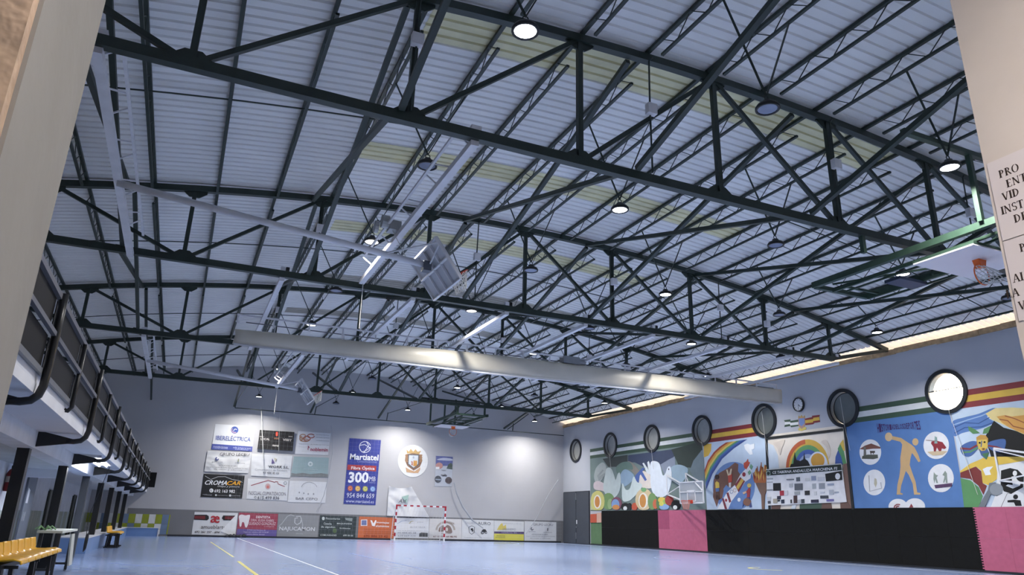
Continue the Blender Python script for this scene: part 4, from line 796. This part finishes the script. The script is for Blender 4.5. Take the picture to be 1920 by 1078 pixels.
bf(t, 'square_logo', [(100,445),(170,443),(170,515),(98,515)], '#e6d6d2', cdd); bf(t, 'logo_field', [(108,453),(162,452),(162,507),(106,507)], '#6a78b0', cdd); bf(t, 'y_logo', [(205,450),(225,455),(240,490),(262,450),(275,455),(255,520),(225,515)], '#e9e4e2', cdd); bt(t, 'montajes', cdd, 275, 478, 415, 484, 26, '#e9e0dc', .02); bt(t, 'aluminios', cdd, 265, 515, 415, 520, 24, '#e9e0dc', .02)
for y in (552, 575, 600): bt(t, 'carpinteria metalica en general', cdd, 125, y, 430, y+5, 12, '#9a4a2a')
bt(t, '695 886 23 42', cdd, 130, 628, 400, 634, 26, '#8a3a22', .01)
t = banner('white banner with a blue and yellow curve seen through the goal', cdd([(488,424),(868,432),(858,656),(474,650)]), '#d6d9de')
bf(t, 'curve_blue', line([(510,490),(560,460),(610,455)], 5), '#8aa0c8', cdd); bf(t, 'curve_yellow', line([(640,490),(665,465),(690,462)], 6), '#c9b86a', cdd); bt(t, 'jardines', cdd, 730, 473, 800, 476, 14, '#a8acb4'); bt(t, 'SILVIA VILLA', cdd, 650, 530, 822, 532, 16, '#9a9ea6'); bt(t, 'calle de la industria numero siete', cdd, 505, 566, 850, 572, 9, '#8a8e96'); bt(t, '95 484 45 28', cdd, 510, 592, 720, 595, 20, '#8a8e98'); bt(t, '639 669 334', cdd, 515, 626, 712, 628, 20, '#8a8e98'); bf(t, 'dark_photo', [(755,600),(780,590),(850,595),(850,640),(752,638)], '#4a4c4e', cdd)
t = banner('white banner with a brown arched stamp behind the right goal post', cdd([(872,432),(1232,440),(1228,666),(862,656)]), '#d8d5d3')
bf(t, 'stamp_arch', band(1050,570,112,108,92,88,185,355,20), '#b0a49a', cdd); bf(t, 'stamp_figures', [(975,580),(985,530),(1020,510),(1050,520),(1075,505),(1110,530),(1125,590),(1080,600),(1030,580)], '#8a726a', cdd, True); bf(t, 'stamp_gap', ell(1065,555,14,22,10), '#cfc6c0', cdd); bt(t, '667 127 030 - 639 982 702', cdd, 910, 634, 1178, 637, 18, '#6a3a34', .02); bt(t, 'ZAPATERIA', cdd, 1040, 470, 1150, 490, 24, '#8a7a70', .0); bt(t, 'deportes', cdd, 1000, 598, 1110, 600, 22, '#a39a92')
t = banner('white banner with a helmet shield and tractor drawing right of the goal', cdd([(1236,442),(1597,455),(1592,672),(1230,666)]), '#d9dbde')
bt(t, 'TALLERES', cdd, 1270, 480, 1400, 483, 22, '#a8abb4'); bt(t, 'AURO', cdd, 1412, 486, 1558, 490, 34, '#4a4c54', .0); bf(t, 'shield', line([(1312,530),(1345,515),(1378,530),(1372,590),(1345,610),(1318,590),(1312,530)], 6), '#6a6e76', cdd); bf(t, 'helmet', [(1335,545),(1358,540),(1365,570),(1350,585),(1348,565),(1336,565)], '#2c2e34', cdd)
for x, y, r in ((1465, 592, 17), (1505, 590, 14)): bf(t, 'wheel', band(x, y, r, r, r*.5, r*.5, 0, 360, 14), '#3a3c42', cdd)
bf(t, 'tractor', [(1455,570),(1475,552),(1500,555),(1515,578),(1490,590)], '#3a3c42', cdd); bt(t, 'maquinaria agricola y repuestos', cdd, 1260, 645, 1565, 652, 9, '#9a9ea6')
t = banner('white and yellow banner with a violet stripe, second from the corner in the lower row', cdd([(1600,456),(1934,466),(1930,692),(1595,673)]), '#d8dadc')
bf(t, 'yellow_half', [(1598,600),(1931,610),(1930,690),(1596,672)], '#d9cf3a', cdd); bf(t, 'violet_stripe', [(1599,578),(1932,582),(1932,610),(1598,602)], '#5a4a7a', cdd); bf(t, 'city', [(1628,562),(1650,520),(1675,490),(1690,485),(1700,520),(1730,500),(1735,560)], '#d6bf4a', cdd); bt(t, 'URBANISMO', cdd, 1690, 552, 1840, 556, 24, '#8a8e98'); bt(t, 'construcciones y reformas', cdd, 1695, 486, 1905, 492, 12, '#9a9ea6'); bt(t, 'telefono 95', cdd, 1680, 590, 1850, 594, 12, '#c9c0d8'); bt(t, 'PROYECTOS', cdd, 1625, 625, 1720, 628, 14, '#7a7430'); bt(t, 'INTEGRALES', cdd, 1615, 642, 1720, 645, 14, '#7a7430')
t = banner('white group banner in the lower row closest to the corner', e6([(140,462),(497,474),(497,686),(138,684)]), '#d4d6da')
bt(t, 'GRUPO LECRU', e6, 238, 500, 458, 504, 26, '#5a5c66', .0); bf(t, 'swirl_logo', band(224,549,16,18,7,8,0,270,12), '#4a4e5c', e6); bt(t, 'gestion', e6, 185, 580, 262, 582, 14, '#6a6e78'); bf(t, 'mark', [(396,540),(406,540),(404,572),(394,572)], '#5a5e68', e6); bt(t, 'carpinteria', e6, 350, 588, 445, 590, 14, '#6a6e78'); bt(t, 'INSTALACIONES DE OBRAS', e6, 222, 610, 400, 612, 12, '#6a6e78'); bt(t, 'compra y venta de todo tipo de edificios locales', e6, 155, 632, 480, 634, 12, '#6a6e78'); bt(t, 'de casas y oficinas', e6, 200, 655, 430, 657, 12, '#6a6e78')

# ================================================================== COURT EQUIPMENT
# goal
gx, gy = 12.42, 44.55
t = thing('handball_goal', 'white goal with red painted bands standing before the back wall banners', 'goal', (gx+1.58, gy, 0))
GW, GR = M('#dfe1e4', .4), M('#a82433', .4)
for x in (gx, gx+3.16):
    o = MB().bar((x, gy, 0), (x, gy, 2.08), .08).build('post', GW, t)
    for z in (.25, .65, 1.05, 1.45): MB().bar((x, gy, z), (x, gy, z+.2), .084).build('red_band', GR, o)
    MB().bar((x, gy, 1.80), (x, gy, 2.085), .085).build('red_band', GR, o)
o = MB().bar((gx-.04, gy, 2.04), (gx+3.2, gy, 2.04), .08).build('crossbar', GW, t)
for k in range(8): xa = gx+.0+k*.42; MB().bar((xa if k else gx-.045, gy, 2.04), (xa+.2 if k else gx+.25, gy, 2.04), .084).build('red_band', GR, o)
MB().bar((gx+2.92, gy, 2.04), (gx+3.205, gy, 2.04), .086).build('red_band', GR, o)
mb = MB()
for x in (gx, gx+3.16): mb.tube([(x, gy, 1.98), (x, gy+.6, 1.35), (x, gy+.8, .03), (x, gy, .03)], .022, 6)
mb.tube([(gx, gy+.8, .03), (gx+3.16, gy+.8, .03)], .022, 6).build('rear_frame', GW, t)
mb = MB()
for k in range(17): x = gx+3.16*k/16; mb.tube([(x, gy+.05, 2.0), (x, gy+.6, 1.35), (x, gy+.78, .04)], .004, 3, False)
for z in [.1+.15*k for k in range(9)]: y = gy+.8-.2*z/1.35; mb.tube([(gx, gy, z), (gx, y, z), (gx+3.16, y, z), (gx+3.16, gy, z)], .004, 3, False)
mb.build('net', CORD, t, kind='stuff')
# ball stop net on a bar before the back wall
t = thing('safety_net', 'thin pale ball stop net hanging from a dark bar across the back wall', 'net', (13.5, 45.5, 0))
MB().bar((2.4, 45.5, 7.25), (24.5, 45.5, 7.2), .05).build('support_bar', STEEL, t)
for x in (2.4, 7.05, 11.6, 16.2, 20.5): 
    MB().bar((x, 45.5, 7.25), (x+.05, 45.5, 7.75), .05).build('bracket', STEEL, t); MB().bar((x+.05, 45.5, 7.7), (x+.05, 37.25, 7.38), .03).build('stay', STEEL, t) if x < 12 else MB().bar((x-.4, 45.5, 7.3), (x+1.2, 45.5, 8.5), .05).build('stay', STEEL, t)
mb = MB(); rnd = random.Random(2)
for k in range(94): x = 2.9+k*.23; mb.tube([(x, 45.52, 7.2), (x+.02, 45.55, 4.0), (x, 45.56, .3)], .0015, 3, False)
for k in range(30): z = .3+k*.235; mb.tube([(2.9, 45.52, z), (24.4, 45.52, z)], .0015, 3, False)
mb.build('net', M('#b9bcc2', .8), t, kind='stuff')
f = lambda p: BW.p(*BW.uv(*p), .55)
mb = MB(); mb.tube([f(p) for p in [(846,905),(851,925),(862,950),(880,975),(900,990)]], [.04, .05, .06, .05, .03], 7).tube([f(p) for p in [(618,800),(620,850),(614,890),(604,930),(590,960)]], .02, 6).tube([f(p) for p in [(1040,900),(1020,930),(1000,970),(980,1000)]], .02, 6)
mb.build('gathered_net', M('#a9acb2', .9), t)
for q in ([(488,765),(490,820),(492,860)], [(523,765),(521,820),(520,850)]): MB().tube([f(p) for p in q], .02 if q[0][0] < 500 else .008, 4).build('pull_rope', CORD, t)
# rolled-up dividing curtain
t = thing('dividing_curtain', 'cream rolled up dividing curtain hanging across the middle of the hall under the roof', 'curtain', (12.1, 23.55, 6.3))
mb = MB(); ns, nc = 90, 12; random.seed(5)
for i in range(ns+1):
    u = i/ns; x = .92+22.4*u
    zt_ = 6.75+.2*min(1, u*2.5)+.07*u; zb_ = 6.27+.0*u+(.11*max(0, u-.45)/.55); zm, hh = (zt_+zb_)/2, (zt_-zb_)/2
    w = .02*math.sin(x*2.1)+.015*math.sin(x*5.3+1)
    for j in range(nc):
        a = 2*PI*j/nc; ca_, sa = math.cos(a), math.sin(a)
        mb.v.append((x+.03*math.sin(j+x), 23.55+.19*math.copysign(abs(ca_)**.6, ca_)+w+.012*math.sin(9*x+3*j)*max(0, math.sin(x*1.3)), zm+hh*math.copysign(abs(sa)**.8, sa)))
for i in range(ns):
    for j in range(nc): j2 = (j+1) % nc; mb.f.append((i*nc+j, i*nc+j2, (i+1)*nc+j2, (i+1)*nc+j))
mb.f.append(tuple(range(nc))); mb.f.append(tuple(ns*nc+j for j in range(nc)))
mb.build('folded_cloth', M('#cfc9ba', .38, 0, .04, 2, .1), t, True)
MB().tube([(.92, 23.4, 6.24), (8.9, 23.4, 6.22), (14, 23.4, 6.24), (23.3, 23.4, 6.36)], .035, 8).build('hem_tube', M('#dcdce0', .4), t, True)
MB().bar((.9, 23.5, 7.22), (23.2, 23.5, 7.2), .05).build('top_rail', WHITE, t); MB().tube([(1.2, 23.6, 7.02), (23.1, 23.6, 7.05)], .018, 6).build('drive_shaft', GREY, t)
for k in range(21):
    x = .93+22.25*k/20
    MB().bar((x, 23.5, 7.22), (x, 23.5, 6.9 if k % 2 else 7.0), .04).bar((x-.03, 23.5, 7.0), (x+.05, 23.62, 7.0), .05).build('hanger', WHITE, t)
    if k % 2: MB().tube([(x+.06, 23.55, 7.02), (x+.06, 23.5, 6.7)], .012, 5).build('lift_strap', WHITE, t)
MB().box((12.6, 23.4, 6.98), (13.3, 23.75, 7.25)).lathe((13.3, 23.57, 7.12), [(0, 0), (.13, 0), (.13, .3), (0, .3)], (1, 0, 0), 12).build('motor', M('#8d9094', .4, .3), t, label='grey drive motor')
for i, x in enumerate([1.7, 5.34, 8.28, 11.02, 13.6, 16.6, 19.6, 21.9]):
    t = thing('curtain_beam', 'white box beam above the rolled curtain, %s from the gallery' % ORD[i], 'beam', (x, 23.5, 7.2), 'white curtain beams')
    MB().bar((x, 19.0, 7.17), (x, 28.2, 7.17), .13, .10).build('beam', WHITE, t)
    MB().box((x-.06, 18.98, 7.41), (x+.06, 19.1, 7.52)).build('clamp', WHITE, t); MB().box((x+.07, 18.98, 7.42), (x+.16, 19.1, 7.52)).build('end_cap', BLACK, t)
# nets for hoops
def hoop_net(c, R, parent, ax=(0, 0, 1), L=.42, mt=CORD, droop=(0, 0, -1)):
    c = Vector(c); ax = Vector(ax).normalized(); a = ax.orthogonal().normalized(); b = ax.cross(a); d = Vector(droop).normalized(); mb = MB(); n = 12
    def P(k, j): t = 2*PI*(k+.5*(j % 2))/n; rr = R*(1-.4*j/5); return c+a*math.cos(t)*rr+b*math.sin(t)*rr+d*(L*j/5)
    for j in range(5):
        for k in range(n):
            mb.tube([P(k, j), P(k, j+1)], .008, 4, False); mb.tube([P(k, j), P(k-1 if j % 2 == 0 else k+1, j+1)], .008, 4, False)
    mb.build('net', mt, parent)
# white retractable baskets folded up between truss pairs
def white_basket(yo, lab):
    Y = lambda y: y+yo
    t = thing('ceiling_basket', lab, 'basketball basket', (1.5, Y(14.4), 7.2), 'white ceiling baskets')
    for x, sgn in ((-1.93, -1), (3.68, 1)):
        o = MB().bar((x, Y(10), 7.2), (x, Y(18.3 if sgn > 0 else 19), 7.2), .14, .12).build('boom_beam', WHITE, t)
        q = -sgn*.28; mb = MB().bar((x+q, Y(10.1), 7.42), (x+q, Y(16.8 if sgn > 0 else 18), 7.42), .05)
        for k in range(9): y = 10.2+k*.85; mb.bar((x, Y(y), 7.22), (x+q, Y(y+(.4 if k % 2 else 0)), 7.42), .025)
        mb.build('lattice', WHITE, o)
        MB().box((x-.09, Y(9.95), 7.42), (x+.09, Y(10.08), 7.5)).build('clamp', WHITE, o)
    MB().tube([(-1.93, Y(14.4), 7.12), (4.35, Y(14.4), 6.52)], .07, 10).build('swing_tube', WHITE, t, True)
    MB().tube([(4.35, Y(14.4), 6.52), (4.3, Y(13.6), 6.75)], .02, 6).tube([(3.3, Y(14.4), 6.62), (4.3, Y(15.2), 6.8)], .02, 6).tube([(3.3, Y(14.4), 6.62), (4.3, Y(13.6), 6.8)], .02, 6).build('stay_tube', WHITE, t)
    MB().box((3.42, Y(14.5), 7.28), (3.68, Y(14.8), 7.5)).lathe((3.42, Y(14.65), 7.48), [(0, 0), (.15, 0), (.15, .16), (0, .16)], (-1, 0, 0), 14).lathe((3.35, Y(14.65), 7.32), [(0, .16), (.14, .16), (.14, .24), (0, .24)], (-1, 0, 0), 12).build('winch', M('#a9abab', .4, .4), t, label='grey winch motor')
    MB().tube([(3.5, Y(14.6), 7.3), (3.9, Y(14.5), 6.57)], .008, 4).build('cable', CORD, t); MB().tube([(3.7, Y(18.2), 7.2), (3.72, Y(18.25), 5.9)], .012, 4).build('cable', CORD, t)
    A, B = Vector((4.20, 0, 6.88)), Vector((4.83, 0, 6.04)); nrm = Vector((.80, 0, .60)); e = (B-A).normalized(); pc = lambda s, y, o=0: tuple(A+e*s+nrm*o+Vector((0, Y(y), 0)))
    bd = MB().prism([pc(0, 13.5, .02), pc(1.05, 13.5, .02), pc(1.05, 15.3, .02), pc(0, 15.3, .02)], [pc(0, 13.5, 0), pc(1.05, 13.5, 0), pc(1.05, 15.3, 0), pc(0, 15.3, 0)]).build('backboard', M('#c9ccd2', .3, 0, .04), t)
    mb = MB()
    for y in (13.52, 13.97, 14.4, 14.83, 15.28): mb.bar(pc(0, y, -.03), pc(1.05, y, -.03), .05, .05, (0, 1, 0))
    for s in (.02, .5, 1.03): mb.bar(pc(s, 13.5, -.03), pc(s, 15.3, -.03), .05)
    mb.build('back_frame', M('#d5d6da', .4), bd)
    MB().box((4.2, Y(14.3), 6.38), (4.38, Y(14.5), 6.6)).build('hinge', M('#5a6068', .5), t)
    rc = A+e*.88+nrm*.42+Vector((0, Y(14.4), 0))
    MB().ring(rc, .225, .012, e, 24, 6).build('hoop', M('#c8452c', .4), t); MB().prism([tuple(A+e*.75+nrm*.02+Vector((0, Y(14.3), 0))), tuple(A+e*.75+nrm*.02+Vector((0, Y(14.5), 0))), tuple(A+e*.88+nrm*.2+Vector((0, Y(14.45), 0))), tuple(A+e*.88+nrm*.2+Vector((0, Y(14.35), 0)))], [tuple(A+e*.9+nrm*.02+Vector((0, Y(14.3), 0))), tuple(A+e*.9+nrm*.02+Vector((0, Y(14.5), 0))), tuple(A+e*.92+nrm*.2+Vector((0, Y(14.45), 0))), tuple(A+e*.92+nrm*.2+Vector((0, Y(14.35), 0)))]).build('hoop_bracket', M('#c8452c', .4), t)
    hoop_net(rc, .215, t, e, .4, CORD, (.2, 0, -1))
white_basket(0, 'near white ceiling basket folded up between the first two trusses')
white_basket(18.1, 'far white ceiling basket folded up between the last two trusses')
# green folded baskets at both ends of the court
def green_basket(ya, yb, ybd0, ybd1, yhoop, lab, sg, posts):
    t = thing('ceiling_basket', lab, 'basketball basket', (14.2, (ya+yb)/2, 6.8), 'green ceiling baskets')
    xs = (13.32, 15.08)
    for x in xs: MB().bar((x, ya, 6.8), (x, yb, 6.8), .12, .14).build('side_beam', STEELG, t)
    for y in (ya+.05, yb-.05): MB().bar((xs[0], y, 6.76), (xs[1], y, 6.76), .10).build('cross_beam', STEELG, t)
    for x in (13.62, 14.78):
        MB().bar((x, ya+.1, 6.68), (x, yb-.3, 6.62), .06).build('swing_arm', STEELG, t)
        MB().bar((x+.12, ya+.3, 6.60), (x+.12, yb-.6, 6.56), .04).build('swing_arm', STEELG, t)
    for k in range(5):
        y = ya+.6+(yb-ya-1.2)*k/4; MB().bar((13.62, y, 6.66), (14.78, y, 6.66), .05).build('strut', STEELG, t)
    mb = MB().bar((13.62, ya+.6, 6.66), (14.78, (ya+yb)/2, 6.66), .04).bar((14.78, ya+.6, 6.66), (13.62, (ya+yb)/2, 6.66), .04).bar((13.4, yb-.5, 6.7), (14.2, (ya+yb)/2, 6.62), .04); mb.build('diagonal_stay', STEELG, t)
    bd = MB().box((13.3, ybd0, 6.47), (15.1, ybd1, 6.50)).build('backboard', M('#dcdade', .3, 0, .02), t, label='white backboard facing down')
    mb = MB().bar((13.3, ybd0+.02, 6.53), (15.1, ybd0+.02, 6.53), .05).bar((13.3, ybd1-.02, 6.53), (15.1, ybd1-.02, 6.53), .05).bar((13.33, ybd0, 6.53), (13.33, ybd1, 6.53), .05).bar((15.07, ybd0, 6.53), (15.07, ybd1, 6.53), .05).bar((13.9, ybd0, 6.53), (13.9, ybd1, 6.53), .05).bar((14.5, ybd0, 6.53), (14.5, ybd1, 6.53), .05)
    mb.build('board_frame', STEELG, bd)
    rc = Vector((14.2, yhoop, 6.17)); MB().ring(rc, .225, .013, (0, 1, 0), 28, 6).build('hoop', ORANGE, t)
    pl = [(-.12, 6.47), (.12, 6.47), (.06, 6.3), (-.06, 6.3)]; MB().prism([(14.2+a, yhoop+.07, z) for a, z in pl], [(14.2+a, yhoop-.07, z) for a, z in pl]).build('hoop_bracket', ORANGE, t)
    hoop_net(rc, .215, t, (0, 1, 0), .34, CORD, (0, sg, -.45))
    for x, y, z in posts: MB().bar((x, y, 6.85), (x, y, z), .09).build('hanger_post', STEELG, t)
    return t
t = green_basket(7.0, 12.0, 8.05, 9.35, 8.55, 'green framed basket folded flat under the roof at the right, white backboard facing down', -1, [(13.25, 7.8, 8.3), (12.7, 10, 7.3), (15.08, 10, 7.3), (15.08, 7.8, 8.3)])
MB().bar((11.4, 7.8, 8.32), (15.3, 7.8, 8.32), .10).build('header_beam', STEELG, t); MB().box((14.0, 10.2, 6.55), (14.9, 10.6, 6.62)).build('counterweight', M('#2f3a52', .5), t)
t = green_basket(36.9, 42.3, 39.6, 40.9, 40.0, 'green framed basket folded flat under the roof in front of the back wall', 1, [(13.4, 42, 8.5), (15.0, 42, 8.4), (13.4, 37.15, 7.3), (15.0, 37.15, 7.3), (14.3, 42, 8.1)])
MB().bar((12.6, 42, 8.3), (16.6, 42, 8.3), .10).build('header_beam', STEEL, t)
# white side-wall baskets
def side_basket(yw, xb, y0, y1, lab):
    t = thing('wall_basket', lab, 'basketball basket', (XR, yw, 3.2), 'white wall baskets')
    WM = M('#dcdee2', .4); zc = 3.3
    o = MB().box((xb-.015, y0, 2.32), (xb+.015, y1, 3.32)).build('backboard', M('#c6cbd3', .3, 0, .03, 3, 0, 0, .5, .45), t)
    mb = MB()
    for a, b in (((y0, 2.32), (y1, 2.32)), ((y1, 2.32), (y1, 3.32)), ((y1, 3.32), (y0, 3.32)), ((y0, 3.32), (y0, 2.32)), ((y0+.6, 2.4), (y0+1.2, 2.4)), ((y0+.6, 2.4), (y0+.6, 2.9)), ((y0+1.2, 2.4), (y0+1.2, 2.9)), ((y0+.6, 2.9), (y0+1.2, 2.9)), ((y0, 2.85), (y1, 2.85)), ((y0, 2.85), (y0+.6, 3.32))): mb.bar((xb-.02, a[0], a[1]), (xb-.02, b[0], b[1]), .05)
    mb.build('board_frame', WM, o)
    for z in (3.95, 2.9):
        MB().bar((XR-.02, yw, z), (xb+.05, y1-.1, 3.25 if z > 3 else 2.45), .06).build('arm', WM, t)
        MB().bar((XR-.02, yw-1.7, z), (xb+.05, y0+.2, 3.25 if z > 3 else 2.45), .06).build('arm', WM, t)
    MB().bar((XR-.02, yw, 3.95), (XR-.02, yw, 2.9), .06).bar((XR-.02, yw-1.7, 3.95), (XR-.02, yw-1.7, 2.9), .06).build('wall_frame', WM, t)
    MB().bar((XR-.05, yw, 2.9), (xb+.05, y1-.2, 3.25), .04).bar((XR-.05, yw-1.7, 3.95), (xb+.1, y1-.9, 2.5), .04).bar((XR-.05, yw, 3.9), (xb+.1, y0+.4, 2.5), .035).build('diagonal_stay', WM, t)
    rc = Vector((xb-.38, (y0+y1)/2, 2.42)); MB().ring(rc, .225, .012, (0, 0, 1), 22, 6).build('hoop', M('#c8452c', .4), t); MB().box((xb-.16, (y0+y1)/2-.1, 2.3), (xb-.015, (y0+y1)/2+.1, 2.46)).build('hoop_bracket', M('#c8452c', .4), t)
    hoop_net(rc, .215, t, (0, 0, 1), .4, M('#c88a80', .8))
side_basket(33.9, 23.0, 28.6, 30.4, 'white framed wall basket in front of the dove mural')
side_basket(15.6, 23.6, 10.6, 12.4, 'white framed wall basket cut by the right edge beside the masked figure mural')

# ================================================================== NOTICE on the right door jamb
GL = {'P': [('v', 0), ('arc', (.0, 1, .5), )], }
def serif(ch):
    """simple roman capital as filled rectangles/outlines, cap height 1; returns (polygons, advance)"""
    def st(x, w=.2, y0=0, y1=1): return [[(x, y0), (x+w, y0), (x+w, y1), (x, y1)]]+[[(x-.07, y), (x+w+.07, y), (x+w+.07, y+.06), (x-.07, y+.06)] for y in ([0] if y0 == 0 else [])+([.94] if y1 == 1 else [])]
    def dg(a, b, w): return [[(a[0]-w/2, a[1]), (a[0]+w/2, a[1]), (b[0]+w/2, b[1]), (b[0]-w/2, b[1])]]
    def sf(x, y): return [[(x-.14, y), (x+.14, y), (x+.14, y+.06), (x-.14, y+.06)]]
    def bowl(x, y0, y1, w, t=.15): 
        cy, ry = (y0+y1)/2, (y1-y0)/2
        return [ell(x, cy, w, ry, 10, -90, 90)+ell(x, cy, w-t, ry-.06, 10, -90, 90)[::-1]]
    if ch == 'P': return st(.1)+bowl(.26, .46, 1, .36), .72
    if ch == 'R': return st(.1)+bowl(.26, .48, 1, .34)+dg((.72, 0), (.38, .5), .17), .8
    if ch == 'O': return [band(.45, .5, .42, .52, .25, .46, 90, 450, 24)], .92
    if ch == 'E': return st(.1)+[[(.1, .94), (.62, .94), (.62, 1), (.1, 1)], [(.57, .8), (.62, .8), (.62, 1), (.57, 1)], [(.2, .48), (.5, .48), (.5, .54), (.2, .54)], [(.1, 0), (.65, 0), (.65, .06), (.1, .06)], [(.6, 0), (.65, 0), (.65, .22), (.6, .22)]], .74
    if ch == 'N': return st(.12, .07)+st(.68, .07)+dg((.7, 0), (.14, 1), .18), .9
    if ch == 'T': return st(.28)+[[(.02, .93), (.7, .93), (.7, 1), (.02, 1)], [(.02, .78), (.07, .78), (.07, 1), (.02, 1)], [(.65, .78), (.7, .78), (.7, 1), (.65, 1)]], .76
    if ch == 'V': return dg((.4, 0), (.1, 1), .17)+dg((.4, 0), (.68, 1), .08)+sf(.1, .94)+sf(.68, .94), .78
    if ch == 'I': return st(.1), .38
    if ch == 'D': return st(.1)+bowl(.26, 0, 1, .5), .86
    if ch == 'S': return [band(.32, .74, .26, .27, .14, .2, 20, 270, 14), band(.32, .26, .28, .28, .15, .2, -160, 90, 14)], .64
    if ch == 'A': return dg((.1, 0), (.4, 1), .08)+dg((.72, 0), (.42, 1), .17)+[[(.2, .32), (.6, .32), (.6, .38), (.2, .38)]]+sf(.1, 0)+sf(.72, 0), .84
    if ch == 'L': return st(.1)+[[(.1, 0), (.62, 0), (.62, .06), (.1, .06)], [(.57, 0), (.62, 0), (.62, .25), (.57, .25)]], .7
    if ch == 'Y': return st(.34, .16, 0, .5)+dg((.42, .45), (.1, 1), .16)+dg((.42, .45), (.74, 1), .08)+sf(.1, .94)+sf(.74, .94), .84
    return [], .5
t = thing('door_notice', 'white printed prohibition notice in two sheets on the right door jamb', 'sign', (2.457, 1.25, 1.8))
for z0, z1 in ((2.083, 2.379), (1.797, 2.079)): flat('paper_sheet', JW, [(-1.388, z0), (-1.03, z0), (-1.03, z1), (-1.388, z1)], .003, M('#ded7d6', .7, 0, .02), t, .002, True)
cs = crop(1840, 280, 3.0)
for s, x, y in (('PRO', 105, 165), ('ENT', 147, 218), ('VID', 126, 292), ('INST', 118, 370), ('DE', 190, 416), ('P', 222, 580), ('AL', 184, 752), ('LA', 146, 842), ('V', 218, 905)):
    u, v = JW.uv(*cs([(x, y)])[0]); polys = []; cap = .0285
    for ch in s:
        pg, adv = serif(ch)
        if u < -1.05:
            for p in pg: polys.append([(u+a*cap*.98, v+b*cap) for a, b in p])
        u += adv*cap
    if polys: flat('printed_line', JW, polys, .0036, M('#33261f', .7), t, .0004, True)
finish_text()
for o in C.objects:
    if '_o' in o: del o['_o']
